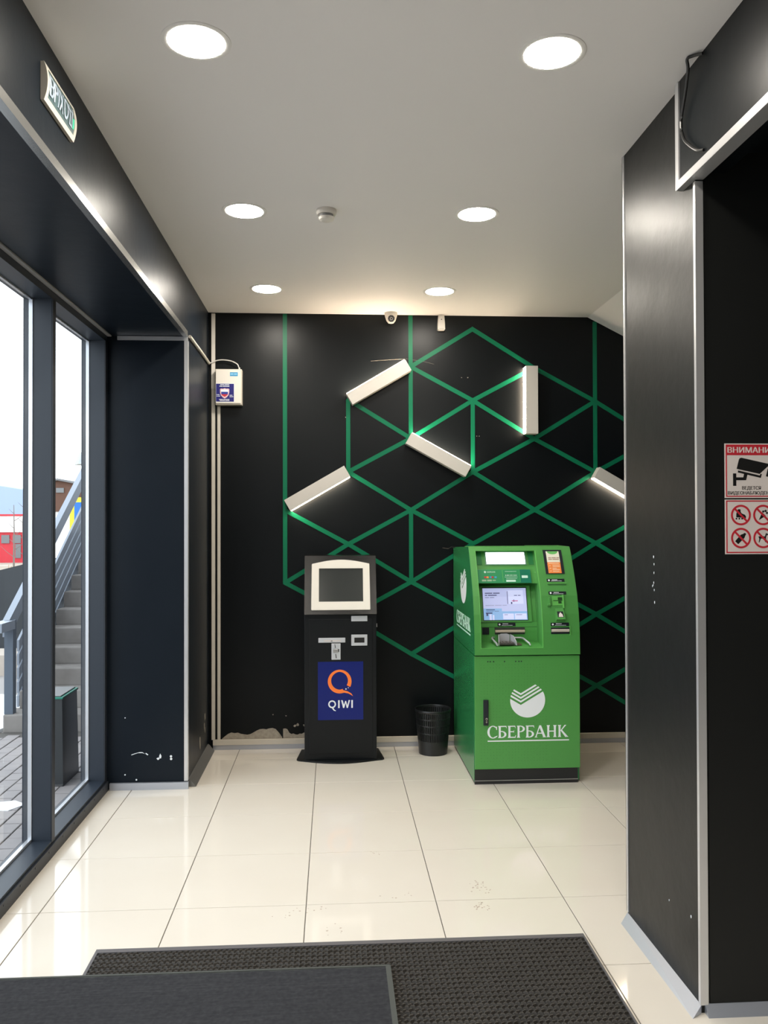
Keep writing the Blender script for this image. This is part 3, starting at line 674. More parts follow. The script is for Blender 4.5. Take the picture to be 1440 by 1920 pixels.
hd = MB(); curv(hd, OX0, OX1, HZ, OZ1, -.16, -.062); hdr = hd.build('header_block', ATMG, T)
MB().add([(OX0, FY(.912)+.01, .912), (OX1, FY(.912)+.01, .912), (OX1, 5.705, .936), (OX0, 5.705, .936), (OX0, FY(.912)+.01, .90), (OX1, FY(.912)+.01, .90), (OX1, 5.705, .90), (OX0, 5.705, .90)],
    [(0, 1, 2, 3), (7, 6, 5, 4), (0, 4, 5, 1), (1, 5, 6, 2), (2, 6, 7, 3), (3, 7, 4, 0)]).build('keypad_shelf', ATMG, T)
for a, b in ((1.000, 1.035), (1.365, 1.40)): curv(MB(), a, b, 1.46, 1.55, -.062, -.058).build('speaker_grille', ATMD, hdr)
lb = curv(MB(), 1.058, 1.350, 1.458, 1.551, -.062, -.057).build('light_panel_frame', mat('grey_green_bezel', (.12, .25, .16), .4), T)
curv(MB(), 1.068, 1.340, 1.466, 1.544, -.057, -.054).build('light_panel', LIGHTBOX, lb, label='bright white lit panel')
# printed header card
hc = curv(MB(), .995, 1.170, 1.338, 1.428, -.060, -.048).build('header_card', HEADG, T, label='printed card with bank logo and phone number')
curv(MB(), 1.170, 1.290, 1.338, 1.428, -.060, -.048).build('middle_field', HEADG, hc)
curv(MB(), 1.290, 1.366, 1.338, 1.428, -.060, -.048).build('right_field', HEADT, hc)
for a, b in ((1.1685, 1.171), (1.289, 1.2905)): curv(MB(), a, b, 1.345, 1.425, -.048, -.047).build('divider', ATML, hc)
def CU48(a, b, h=0): return Vector((a, FY(b)+.048-h, b))
class FL:                                          # frame-like wrapper for curved mapping
    def __init__(s, fn): s.fn = fn
    def __call__(s, a, b, h=0): return s.fn(a, b, h)
f48 = FL(CU48)
mb = MB(); text(mb, f48, 'СБЕРБАНК', 1.060, 1.120, 1.407, 1.417, .0015, .008); mb.disc(f48, 1.048, 1.412, .007, 0, .0015, 16)
text(mb, f48, '8 800 555 5550', 1.188, 1.268, 1.385, 1.394, .0015, .008)
mb.rect(f48, 1.188, 1.268, 1.414, 1.416, 0, .001); mb.rect(f48, 1.182, 1.272, 1.377, 1.379, 0, .001); mb.rect(f48, 1.192, 1.268, 1.367, 1.369, 0, .001); mb.rect(f48, 1.191, 1.257, 1.346, 1.359, 0, .001)
mb.rect(f48, 1.302, 1.344, 1.371, 1.388, 0, .001); mb.build('white_print', WHITEG, hc, fixn=False, kind='stuff')
for a, m_ in ((1.040, RED), (1.056, PAPERO), (1.078, CYAN), (1.090, RED), (1.112, CYAN)): MB().rect(f48, a, a+.014, 1.371, 1.383, 0, .001).build('payment_mark', m_, hc)
mb = MB(); mb.rect(f48, 1.022, 1.052, 1.350, 1.361, 0, .001); mb.rect(f48, 1.058, 1.090, 1.350, 1.361, 0, .001); mb.rect(f48, 1.096, 1.118, 1.353, 1.359, 0, .001); mb.build('payment_mark', mat('pale_card_marks', (.3, .45, .3), .5), hc)
# screen
LIN[0] = True
bz = curv(MB(), 1.015, 1.372, 1.068, 1.312, -.156, -.148).build('screen_surround', ATMG, T)
curv(MB(), 1.033, 1.347, 1.078, 1.303, -.148, -.146).build('screen_bezel', LBLK, bz)
scz = lambda d: (lambda a, b, h=0: Vector((a, FY(b)+.146-h, b)))
fsn = FL(scz(0)); SXa, SXb, SZa, SZb = 1.037, 1.342, 1.082, 1.296
def SP(u, v): return (SXa+(SXb-SXa)*u, SZa+(SZb-SZa)*v)
def srect(mb, u0, u1, v0, v1, h0, h1):
    a0, b0 = SP(u0, v0); a1, b1 = SP(u1, v1); curv(mb, a0, a1, b0, b1, -.146+h0, -.146+h1, 4)
mb = MB(); srect(mb, 0, 1, 0, 1, 0, .001); sc = mb.build('screen', SCREENE, T, label='lit lavender touch screen')
mb = MB(); srect(mb, 0, .42, 0, .36, .001, .0014); srect(mb, .42, 1, .2, .27, .001, .0014); srect(mb, .42, 1, 0, .2, .001, .0012); mb.build('screen_panel', SCRB, sc)
mb = MB(); srect(mb, .44, .69, .02, .2, .0014, .0018); srect(mb, .71, .98, .02, .2, .0014, .0018); srect(mb, .58, .93, .50, .93, .001, .0014); srect(mb, .13, .18, 0, .18, .0014, .0018); srect(mb, .2, .24, 0, .16, .0014, .0018); mb.build('screen_card', SCRW, sc, kind='stuff')
mb = MB()
for u, v, ws, hh in ((.05, .83, (.17, .15), .028), (.05, .765, (.05, .20), .028), (.05, .70, (.09, .10), .014), (.05, .455, (.2, .15, .1), .008), (.06, .31, (.20,), .022), (.06, .27, (.17, .1), .012), (.47, .155, (.08,), .012), (.74, .155, (.14,), .012), (.72, .76, (.07, .06), .02)):
    for w_ in ws: srect(mb, u, u+w_, v, v+hh, .0018, .0022); u += w_+.02
srect(mb, .56, .572, .50, .90, .0018, .0022); srect(mb, .05, .2, .2, .235, .0018, .0022); srect(mb, .06, .1, .13, .2, .0018, .0022); srect(mb, .64, .67, .50, .56, .0018, .0022); srect(mb, .70, .715, .56, .64, .0018, .0022)
mb.build('screen_print', SCRT, sc, kind='stuff')
mb = MB(); srect(mb, .66, .80, .585, .61, .0018, .0022); mb.build('screen_red_mark', SCRR, sc)
LIN[0] = False
def label_plate(x0, x1, z0, z1, off, name='label_plate'):
    p = curv(MB(), x0, x1, z0, z1, -off, -off+.003, 1).build(name, LBLK, T)
    fn = FL(lambda a, b, h=0: Vector((a, FY(b)+off-.003-h, b)))
    m_ = MB(); m_.disc(fn, x0+.014, (z0+z1)/2, .0062, 0, .0008, 14); m_.rect(fn, x0+.035, x1-.05, z1-.0085, z1-.005, 0, .0008); m_.rect(fn, x0+.028, x1-.02, z0+.004, z0+.006, 0, .0008)
    m_.build('white_print', WHITEI, p, kind='stuff')
label_plate(1.131, 1.255, 1.040, 1.062, .155)
label_plate(1.462, 1.584, 1.348, 1.367, 0); label_plate(1.463, 1.584, 1.264, 1.284, 0); label_plate(1.463, 1.588, 1.056, 1.078, 0)
s_ = curv(MB(), 1.110, 1.319, .984, 1.031, -.155, -.152).build('banknote_slot', mat('slot_dark', (.03, .04, .03), .5), T)
MB().tube([(1.112, FY(1.005)+.146, 1.005), (1.317, FY(1.005)+.146, 1.005)], .010, 14).build('roller', BEIGE, s_, smooth=True)
g_ = curv(MB(), 1.023, 1.071, .984, 1.031, -.155, -.151).build('speaker', LBLK, T)
m_ = MB(); fn = FL(lambda a, b, h=0: Vector((a, FY(b)+.151-h, b)))
for i in range(5):
    for j in range(5): m_.disc(fn, 1.030+i*.0085, .991+j*.008, .002, 0, .001, 6)
m_.build('speaker_hole', INKB, g_, kind='stuff')
MB().box(OX0, OX1, FY(1.033)+.1535, FY(1.033)+.156, 1.032, 1.034).build('seam', PERF, T)
# keypad with guard
mat_key = mat('worn_key', (.16, .15, .14), .45, .3)
k0 = MB().bevbox(1.122, 1.224, 5.578, 5.668, .926, .938, .003).build('keypad', mat('dark_keypad_steel', (.10, .09, .085), .4, .5), T)
for i in range(4):
    for j in range(4): MB().bevbox(1.130+i*.0232, 1.147+i*.0232, 5.585+j*.0205, 5.600+j*.0205, .938, .943, .001).build('key', mat_key, k0)
for xf, xb in ((1.113, 1.131), (1.234, 1.209)):
    P = [(5.566, .926), (5.575, .952), (5.62, .982), (5.675, .988), (5.675, .93)]; vs = []
    for dx in (0, .003): vs += [(xf+(xb-xf)*(y-5.566)/.126+dx, y, z) for y, z in P]
    MB().add(vs, [(0, 1, 2, 3, 4), (9, 8, 7, 6, 5)]+[(i, (i+1) % 5, (i+1) % 5+5, i+5) for i in range(5)]).build('keypad_guard', PEWT, T)
MB().prism(FC(5.672), [(1.1345, .93), (1.2085, .93), (1.2085, .984), (1.19, .992), (1.15, .991), (1.1345, .984)], -.003, 0).build('keypad_guard', PEWT, T)
MB().tube([(1.103, 5.565, .926), (1.100, 5.565, .936), (1.082, 5.655, .962), (1.092, 5.68, .965), (1.105, 5.69, .962)], .006, 10).build('guard_rail', PEWT, T, smooth=True)
MB().tube([(1.233, 5.68, .962), (1.285, 5.675, .962), (1.300, 5.66, .96), (1.325, 5.565, .936), (1.326, 5.562, .926)], .006, 10).build('guard_rail', PEWT, T, smooth=True)
MB().box(1.233, 1.275, 5.59, 5.67, .922, .930).build('shelf_plate', mat('worn_brown_plate', (.12, .09, .07), .5), T)
# console parts
ad = curv(MB(), 1.462, 1.592, 1.401, 1.562, 0, .006).build('advert_holder', LBLK, T, label='black advert frame with orange and cream leaflet')
def skew(mb, x0, x1, z0, z1, h0, h1): return curv(mb, x0, x1, z0, z1, h0, h1)
skew(MB(), 1.481, 1.572, 1.405, 1.552, .006, .007).build('leaflet', BILLW, ad)
skew(MB(), 1.481, 1.572, 1.405, 1.478, .007, .0075).build('leaflet_field', PAPERO, ad)
fn = FL(lambda a, b, h=0: Vector((a, FY(b)-.007-h, b)))
MB().prism(fn, [(1.490, 1.552)]+[(1.527+.037*math.cos(R_(180+i*15)), 1.550+.018*math.sin(R_(180+i*15))) for i in range(1, 12)]+[(1.564, 1.552)], 0, .0006).build('leaflet_field', PAPERG, ad)
m_ = MB()
for z, ws in ((1.506, (.02, .03, .02)), (1.496, (.025, .045))): bars(m_, fn, 1.492, z, ws, .005, 0, .0007)
m_.build('leaflet_print', mat('brown_print', (.3, .15, .1), .5), ad, kind='stuff')
m_ = MB()
for z, a, ws in ((1.468, 1.487, (.075,)), (1.457, 1.515, (.05,)), (1.447, 1.515, (.05,)), (1.436, 1.512, (.03,)), (1.427, 1.512, (.05,)), (1.416, 1.512, (.045,)), (1.453, 1.491, (.010,)), (1.436, 1.491, (.012,)), (1.418, 1.493, (.011,))): bars(m_, fn, a, z, ws, .0035, .0006, .0012)
m_.build('leaflet_print', mat('pale_print', (.9, .7, .5), .5), ad, kind='stuff')
curv(MB(), 1.461, 1.594, 1.336, 1.3405, 0, .007, 1).build('receipt_slot', ATML, T)
curv(MB(), 1.468, 1.592, 1.326, 1.331, 0, .003, 1).build('receipt_gap', PERF, T)
# card reader
rd = MB(); curv(rd, 1.483, 1.562, 1.192, 1.252, 0, .004); crd = rd.build('card_reader', ATML, T)
m_ = MB(); curv(m_, 1.490, 1.555, 1.2225, 1.2265, .004, .006, 1); curv(m_, 1.522, 1.552, 1.228, 1.246, .004, .006); curv(m_, 1.524, 1.545, 1.205, 1.220, .004, .006); m_.build('card_slot', mat('slot_green_black', (.01, .05, .01), .4), crd)
m_ = MB(); curv(m_, 1.553, 1.562, 1.175, 1.262, 0, .012); m_.build('reader_lip', ATML, crd)
m_ = MB(); curv(m_, 1.459, 1.466, 1.196, 1.245, 0, .02); m_.tube([(1.446, FY(1.197)-.012, 1.197), (1.466, FY(1.197)-.012, 1.197)], .009, 12); hk = m_.build('side_hook', ATMG, T)
# scanner
m_ = MB(); pz = [1.182, 1.112, 1.090]
m_.add([(1.499, FY(1.177)+.002, 1.177), (1.556, FY(1.177)+.002, 1.177), (1.556, FY(1.107)-.042, 1.105), (1.499, FY(1.107)-.042, 1.105), (1.499, FY(1.089)+.002, 1.089), (1.556, FY(1.089)+.002, 1.089)],
    [(0, 3, 2, 1), (3, 4, 5, 2), (0, 4, 3), (1, 2, 5), (0, 1, 5, 4)]); scn = m_.build('barcode_scanner', ATMG, T)
a_ = Vector((1.499, FY(1.177)+.002, 1.177)); b_ = Vector((1.499, FY(1.107)-.042, 1.105)); fsn2 = Fr(b_, (1, 0, 0), a_-b_)
MB().rect(fsn2, .008, .049, .016, .062, 0, .001).build('scanner_window', LBLK, scn)
MB().prism(fsn2, [(.014, .018), (.045, .018), (.041, .040), (.034, .048), (.030, .056), (.024, .048), (.018, .040)], .001, .0016).build('scanner_label', SIGNW, scn)
sl = curv(MB(), 1.463, 1.589, 1.004, 1.046, 0, .003).build('receipt_printer', LBLK, T)
MB().tube([(1.466, FY(1.026)-.004, 1.026), (1.586, FY(1.026)-.004, 1.026)], .010, 12).build('roller', mat('beige_pale_roller', (.5, .46, .4), .5), sl, smooth=True)
curv(MB(), 1.591, 1.596, .995, 1.055, 0, .006).build('slot_edge', ATML, sl)
# door details
fd = FC(5.543)
mb = MB(); bank_logo(mb, fd, 1.302, .561, .119, .116, 0, .0012); mb.build('bank_logo', WHITEI, T, label='white round bank emblem')
mb = MB(); serif(mb, fd, 'СБЕРБАНК', 1.028, 1.578, .311, .391, 0, .0012); mb.rect(fd, 1.030, 1.583, .287, .2945, 0, .0012); mb.build('bank_name', WHITEI, T)
h_ = MB().bevbox(1.000, 1.034, 5.528, 5.543, .398, .568, .004).build('door_handle', LBLK, T)
m_ = MB(); m_.disc(FC(5.528), 1.020, .442, .008, 0, .002, 14); m_.disc(FC(5.528), 1.020, .422, .006, 0, .002, 14); m_.rect(FC(5.528), 1.016, 1.024, .422, .442, 0, .002); m_.build('keyhole', CHROME, h_)
mb = MB()
for i in range(22):
    for j in range(34):
        if (i*7+j*3) % 5 == 0 and j % 3: continue
        x = .985+i*.021; z = .155+j*.0195
        if i % 5 == 3 and j % 2: continue
        mb.rect(fd, x, x+.003, z, z+.003, 0, .0004)
mb.build('perforation', PERF, dr, kind='stuff')
mb = MB()
for px_ in (1.033, 1.049, 1.072, 1.146, 1.222, 1.244, 1.260): mb.disc(fd, px_, .822, .0045, 0, .0006, 10)
mb.build('screw_hole', LBLK, dr, kind='stuff')
# side emblem and name
fs = FXN(AX0)
mb = MB(); bank_logo(mb, fs, -6.003, 1.302, .135, .132, 0, .0012); mb.build('bank_logo', WHITEI, T)
mb = MB(); serif(mb, fs, 'СБЕРБАНК', -6.335, -5.700, 1.000, 1.092, 0, .0012); mb.rect(fs, -6.325, -5.700, .975, .984, 0, .0012); mb.build('bank_name', WHITEG, T)
mb = MB().tube([(AX0+.002, 6.40, 1.56), (.92, 6.46, 1.565), (.90, 6.47, 1.55), (.86, 6.53, 1.555)], .003, 8); mb.build('side_latch', INKB, T)

# ================================================================ PAYMENT KIOSK
K = thing('payment_kiosk', 'slim black payment kiosk with white-framed screen and blue poster', 'payment kiosk', (.053, 6.3, 0))
mb = MB(); P = [(-.245, 6.46), (-.272, 6.20), (-.258, 6.182)] + [(-.258+.617*i/12+0, 6.182-.092*math.sin(math.pi*i/12)*.95-.003*i/12) for i in range(1, 12)] + [(.360, 6.170), (.374, 6.19), (.345, 6.46)]
mb.prism(FU(0), P, 0, .012); mb.build('base_plate', KBLK, K)
KX0, KX1 = -.213, .318
MB().bevbox(KX0, KX1, 6.160, 6.46, .012, 1.10, .004).build('cabinet', KBLK, K)
dr2 = MB().bevbox(KX0+.035, KX1-.03, 6.155, 6.160, .06, 1.045, .002).build('door', KBLK, K)
MB().rect(FC(6.1595), KX1+.0005, KX1+.005, .985, 1.01, -.006, .004).build('side_lock', STEEL, K)
# tilted head
y_b, z_b, y_t, z_t = 6.115, 1.085, 6.262, 1.508
mb = MB(); mb.prism(Fr((-.212, 0, 0), (0, -1, 0), (0, 0, 1)), [(-y_b, z_b), (-y_t, z_t), (-6.44, z_t), (-6.44, z_b)], -.530, 0); mb.build('head', KHEAD, K)
fh = Fr((0, y_b, z_b), (1, 0, 0), (0, y_t-y_b, z_t-z_b))
HL = math.hypot(y_t-y_b, z_t-z_b)
pts = [(-.161, .035), (-.157, .031), (.267, .031), (.271, .035), (.270, .372)] + [(.268-.422*i/14, .380+.030*math.sin(math.pi*i/14)) for i in range(15)] + [(-.157, .372)]
bzl = MB()
sx0, sx1, sz0, sz1 = -.106, .220, .093, .347
# bezel as frame: four pieces round the screen
bzl.prism(fh, [(-.161, .035), (-.157, .031), (.267, .031), (.271, .035), (.2708, sz0), (-.161, sz0)], 0, .012)
bzl.prism(fh, [(-.161, sz0), (sx0, sz0), (sx0, sz1), (-.159, sz1)], 0, .012)
bzl.prism(fh, [(sx1, sz0), (.2708, sz0), (.2695, sz1), (sx1, sz1)], 0, .012)
bzl.prism(fh, [(-.159, sz1), (.2695, sz1), (.269, .376)] + [(.268-.424*i/16, .382+.031*math.sin(math.pi*i/16)) for i in range(17)] + [(-.159, .376)], 0, .012)
bzl.build('screen_bezel', mat('cream_white_bezel', (.70, .665, .60), .4), K, label='cream white screen frame with arched top')
MB().rect(fh, sx0, sx1, sz0, sz1, 0, .004).build('screen', SCRN, K)
fk = FC(6.155)
def plate(x0, x1, z0, z1, nm): return MB().bevbox(x0, x1, 6.149, 6.155, z0, z1, .003).build(nm, PEWT, K)
plate(.132, .251, 1.029, 1.069, 'speaker_plate')
cp = plate(-.110, .088, .874, .909, 'receipt_tray'); MB().rect(FC(6.149), -.068, .055, .884, .892, 0, .003).build('receipt_paper', SIGNW, cp); MB().rect(FC(6.149), -.018, -.006, .884, .889, .003, .004).build('paper_gap', INKB, cp)
ca = plate(-.014, .053, .748, .868, 'coin_acceptor')
m_ = MB(); f9 = FC(6.149); m_.prism(f9, [(.009, .862), (.013, .862), (.017, .835), (.012, .835)], 0, .001); m_.build('coin_slot', INKB, ca); MB().prism(f9, [(.014, .79), (.020, .79), (.024, .762), (.018, .758)], 0, .001).build('coin_slot', INKB, ca)
MB().bevbox(-.004, .036, 6.141, 6.149, .803, .828, .002).build('coin_button', STEEL, ca)
MB().rect(f9, .032, .042, .806, .826, 0, .003).build('button_shadow_gap', LBLK, ca)
bp = MB(); bp.bevbox(.132, .250, 6.149, 6.155, .850, .871, .002); bp.bevbox(.132, .250, 6.149, 6.155, .909, .931, .002); bp.box(.132, .154, 6.1492, 6.155, .8712, .9088); bp.box(.229, .250, 6.1492, 6.155, .8712, .9088)
bpo = bp.build('banknote_acceptor', PEWT, K); MB().rect(FC(6.1548), .150, .232, .868, .912, 0, .001).build('banknote_mouth', INKB, bpo)
po = MB().rect(fk, -.114, .219, .306, .733, 0, .0015).build('poster', BLUE, K, label='blue poster with an orange ring emblem')
# Q emblem: ring of changing width with a tail
cx, cz = .046, .587
def qpt(r, a): return (cx+r*math.cos(a), cz+r*math.sin(a))
n = 60; A0, A1 = R_(-28), R_(292); mb = MB()
for i in range(n):
    a, b = A0+(A1-A0)*i/n, A0+(A1-A0)*(i+1)/n
    def ri(t): 
        c = (math.cos(t)*(-.004)+math.sin(t)*(-.004)); base = .0635+c
        # inner circle shifted, thin at upper left / lower right gap
        dx, dz = .0, .008; return .0655+.006*math.cos(t-R_(100))-.004*abs(math.cos(t))
    mb.prism(fk, [qpt(ri(a), a), qpt(.087, a), qpt(.087, b), qpt(ri(b), b)], .0015, .0022)
mb.prism(fk, [(cx-.01, cz-.086), (cx+.035, cz-.082), (cx+.065, cz-.088), (cx+.098, cz-.108), (cx+.085, cz-.088), (cx+.058, cz-.072), (cx+.028, cz-.064), (cx+.008, cz-.058), (cx-.004, cz-.066)], .0015, .0027)
mb.build('ring_emblem', ORANGE, po)
mb = MB(); mb.disc(fk, cx+.046, cz-.055, .005, .0015, .0024, 12); mb.disc(fk, cx+.063, cz-.046, .0035, .0015, .0024, 12)
z0, z1 = .393, .450
mb.ring(fk, -.010, .4215, .0285, .0185, .0015, .0022, 30)
mb.prism(fk, [(-.012, .402), (-.003, .398), (.010, .378), (.019, .375), (.016, .371), (.003, .374), (-.008, .386)], .0015, .0026)
mb.rect(fk, .034, .0455, z0, z1, .0015, .0022)
mb.prism(fk, [(.056, z1), (.067, z1), (.079, .411), (.074, z0), (.070, z0)], .0015, .0022); mb.prism(fk, [(.070, z0), (.079, z0), (.093, z1-.006), (.086, z1-.006)], .0015, .0025)
mb.prism(fk, [(.086, z1-.006), (.093, z1-.006), (.106, z0), (.097, z0)], .0015, .0028); mb.prism(fk, [(.097, z0), (.106, z0), (.122, z1), (.111, z1)], .0015, .0031)
mb.rect(fk, .131, .1425, z0, z1, .0015, .0022); mb.build('poster_name', WHITEI, po, kind='stuff')

# ================================================================ WASTE BASKET
bx_, by_ = .758, 6.345
t = thing('waste_basket', 'black slotted plastic waste basket between kiosk and cash machine', 'waste basket', (bx_, by_, 0))
MB().lathe((bx_, by_, 0), [(0, .004), (.104, .004), (.108, .0), (.109, .012), (.1165, .105), (.1135, .105), (.105, .012), (0, .010)], 48).build('base', BASK, t, smooth=True)
def rad(z): return .108+.0815*z
n = 56; mb = MB(); bands = [.105, .165, .222, .272, .325]
for k in range(n):
    a = 2*math.pi*k/n
    for zz0, zz1 in zip(bands[:-1], bands[1:]):
        r0, r1 = rad(zz0), rad(zz1); da = .026
        q = []
        for aa, rr, z in ((a-da, r0, zz0), (a+da, r0, zz0), (a+da, r1, zz1), (a-da, r1, zz1)):
            q.append((bx_+rr*math.cos(aa), by_+rr*math.sin(aa), z))
        for aa, rr, z in ((a-da, r0-.003, zz0), (a+da, r0-.003, zz0), (a+da, r1-.003, zz1), (a-da, r1-.003, zz1)):
            q.append((bx_+rr*math.cos(aa), by_+rr*math.sin(aa), z))
        mb.add(q, [(0, 1, 2, 3), (7, 6, 5, 4), (0, 3, 7, 4), (1, 5, 6, 2)])
for z in bands[1:-1]: mb.lathe((bx_, by_, 0), [(rad(z)+.0015, z-.004), (rad(z)+.0015, z+.004), (rad(z)-.003, z+.004), (rad(z)-.003, z-.004)], 56, close=True)
mb.build('slotted_wall', BASK, t, smooth=False)
MB().lathe((bx_, by_, 0), [(.1345, .318), (.1375, .322), (.1385, .334), (.136, .339), (.132, .338), (.130, .330), (.131, .318)], 56, close=True).build('rim', BASK, t, smooth=True)

# ================================================================ MATS
t = thing('loop_doormat', 'large dark brown looped rubber doormat lying underneath', 'doormat', (.04, 2.9, 0))
mx0, mx1, my0, my1 = -.972, 1.058, 2.28, 3.505
MB().box(mx0, mx1, my0, my1, .0006, .005).build('backing', MATU, t)
mb = MB(); mb.box(mx0, mx1, my1-.028, my1, .005, .010); mb.box(mx0, mx0+.012, my0, my1-.028, .005, .010); mb.box(mx1-.008, mx1, my0, my1-.028, .005, .010)
mb.build('rubber_edge', MATE, t)
mb = MB(); px_, py_ = .0225, .0165; row = 0; y = my0+.012
while y < my1-.026:
    x = mx0+.02+(px_*.5 if row % 2 else 0)
    while x < mx1-.012:
        if y > 3.24 or x > .18 or y < 2.3 or True:
            if not (x < .17 and y < 3.22):
                sg = 1 if row % 2 else -1
                a, b = .0105*random.uniform(.85, 1.1), .0062; sk = .004*sg; j = random.uniform(-.001, .001); hz = random.uniform(.0105, .0135)
                mb.add([(x-a, y-b-sk+j, .004), (x+a, y-b+sk+j, .004), (x+a, y+b+sk+j, .004), (x-a, y+b-sk+j, .004), (x-a*.55, y-b*.4-sk*.5+j, hz), (x+a*.55, y-b*.4+sk*.5+j, hz), (x+a*.55, y+b*.4+sk*.5+j, hz), (x-a*.55, y+b*.4-sk*.5+j, hz)],
                       [(4, 5, 6, 7), (0, 1, 5, 4), (1, 2, 6, 5), (2, 3, 7, 6), (3, 0, 4, 7)])
        x += px_
    y += py_; row += 1
mb.build('rubber_loop', MATB, t, kind='stuff', fixn=False)
t = thing('ribbed_doormat', 'charcoal ribbed doormat overlapping the brown one at lower left', 'doormat', (-.6, 2.8, .0))
nx0, nx1, ny0, ny1 = -1.462, .222, 2.28, 3.288
def zb(x): return .0142
def zl(x): return .0142 if x > -.985 else .0008
mb = MB(); xs_ = [nx0, -.990, -.977, -.5, nx1]; vs = []
for x in xs_:
    for y, z in ((ny0, zl(x)), (ny1, zl(x)), (ny1, .0192), (ny0, .0192)): vs.append((x, y, z))
fs = [(4*i+k, 4*i+4+k, 4*i+4+(k+1) % 4, 4*i+(k+1) % 4) for i in range(4) for k in range(4)]; fs += [(0, 1, 2, 3), (19, 18, 17, 16)]
mb.add(vs, fs); mb.build('backing', MATRB, t)
mb = MB(); y = ny0+.004; sxs = [nx0+(nx1-.02-nx0)*i/90 for i in range(91)]
while y < ny1-.012:
    vs = []; hh = random.uniform(.0026, .0038); ph = random.uniform(0, 9)
    for i, x in enumerate(sxs):
        jz = random.uniform(-.0006, .0008); jy = .0006*math.sin(x*23+ph); z = zb(x)+.005
        vs += [(x, y-.0026+jy, z), (x, y+jy, z+hh+jz), (x, y+.0026+jy, z)]
    fs = []
    for i in range(90): p = 3*i; fs += [(p, p+3, p+4, p+1), (p+1, p+4, p+5, p+2)]
    mb.add(vs, fs); y += .0062
mb.build('carpet_rib', MATR, t, kind='stuff', fixn=False)
mb = MB(); mb.box(nx1-.020, nx1, ny0, ny1-.006, .0192, .0225); mb.box(nx0, nx1-.004, ny1-.009, ny1+.001, .0192, .0215); mb.build('rubber_border', MATRB, t)

# ================================================================ OUTSIDE
G = -.12
struct('ground', box(-60, -1.62, -25, 12.3, G-.06, G-.012), GROUND, 'grey-brown outdoor yard')
pv = struct('pavement', box(-3.7, -1.66, 3.9, 7.72, G-.013, G-.008), mat('paving_joint', (.12, .11, .10), .9), 'brick pavement outside the window')
me = None
for i in range(12):
    x = -3.06+i*.117
    for j in range(22):
        y = 4.05+j*.165+(.0825 if i % 2 else 0)
        if y > 7.55: continue
        if me is None:
            a, b = .0545, .0785; o = MB().add([(-a,-b,-.01),(a,-b,-.01),(a,b,-.01),(-a,b,-.01),(-a,-b,-.003),(a,-b,-.003),(a,b,-.003),(-a,b,-.003),(-a+.004,-b+.004,0),(a-.004,-b+.004,0),(a-.004,b-.004,0),(-a+.004,b-.004,0)],
                [(8,9,10,11),(4,5,9,8),(5,6,10,9),(6,7,11,10),(7,4,8,11),(0,1,5,4),(1,2,6,5),(2,3,7,6),(3,0,4,7)]).build('brick', BRICKM, pv); me = o.data
        else: o = bpy.data.objects.new('brick', me); COL.objects.link(o); o.parent = pv
        o.location = (x, y, G+random.uniform(-.002, .001)); o.rotation_euler = (random.uniform(-.01, .01), random.uniform(-.01, .01), random.uniform(-.01, .01))
mb = MB()
for i in range(5):
    for j in range(22):
        x, y = -3.645+i*.117, 4.05+j*.165+(.0825 if i % 2 else 0); mb.box(x-.0545, x+.0545, y-.0785, y+.0785, G-.01, G-.001)
mb.build('brick_field', BRICKM, pv, kind='stuff')
# stairs
ST = thing('concrete_staircase', 'weathered concrete outdoor staircase rising behind the window', 'staircase', (-2.3, 8.5, G))
for n_ in range(11):
    z1 = .035+.163*n_; y0 = 7.70+.255*n_
    mb = MB().bevbox(-2.965 if n_ == 0 else -2.915, -1.76, y0, y0+.30 if n_ < 10 else y0+1.2, z1-.165 if n_ else G-.01, z1, .012)
    mb.build('step', CONC, ST)
mb = MB().prism(Fr((-2.86, 0, 0), (0, 1, 0), (0, 0, 1)), [(7.98, G), (10.3, G), (10.3, 1.45), (7.98, .03)], 0, 1.09); mb.build('stair_core', CONC, ST)
RL = thing('stair_railing', 'grey steel stair railing with sloping flat slats', 'railing', (-2.87, 7.8, .035))
MB().box(-2.962, -2.885, 7.72, 7.80, .036, .88).build('newel_post', RAILP, RL)
MB().box(-2.962, -2.935, 7.83, 7.85, .036, .90).build('inner_post', RAILP, RL)
s_ = .65
def sloped(name, zt, zb_, y0, y1, x0, x1, m=RAIL):
    MB().prism(Fr((x1, 0, 0), (0, 1, 0), (0, 0, 1)), [(y0, zb_+s_*(y0-7.85)), (y1, zb_+s_*(y1-7.85)), (y1, zt+s_*(y1-7.85)), (y0, zt+s_*(y0-7.85))], -(x1-x0), 0).build(name, m, RL)
sloped('handrail', .95, .80, 7.74, 10.6, -2.985, -2.925)
MB().box(-2.985, -2.88, 7.45, 7.76, .80, .88).build('handrail_end', RAIL, RL)
for k in range(5): sloped('slat', .55-.13*k, .445-.13*k, 8.02, 10.6, -2.962, -2.94)
# street bin
B = thing('street_bin', 'dark metal street bin with green-edged top outside the far window', 'bin', (-2.02, 6.28, G))
def taper(x0, x1, y0, y1, z0, z1, t_): return MB().add([(x0, y0, z0), (x1, y0, z0), (x1, y1, z0), (x0, y1, z0), (x0+t_, y0+t_, z1), (x1-t_, y0+t_, z1), (x1-t_, y1-t_, z1), (x0+t_, y1-t_, z1)], [(0,3,2,1),(4,5,6,7),(0,1,5,4),(1,2,6,5),(2,3,7,6),(3,0,4,7)])
taper(-2.11, -1.925, 6.09, 6.46, G-.01, .50, .012).build('body', BINM, B)
MB().bevbox(-2.11, -1.928, 6.09, 6.455, .50, .515, .004).build('green_edge', BING, B)
MB().bevbox(-2.095, -1.945, 6.105, 6.44, .515, .525, .004).build('lid', ALUD, B)
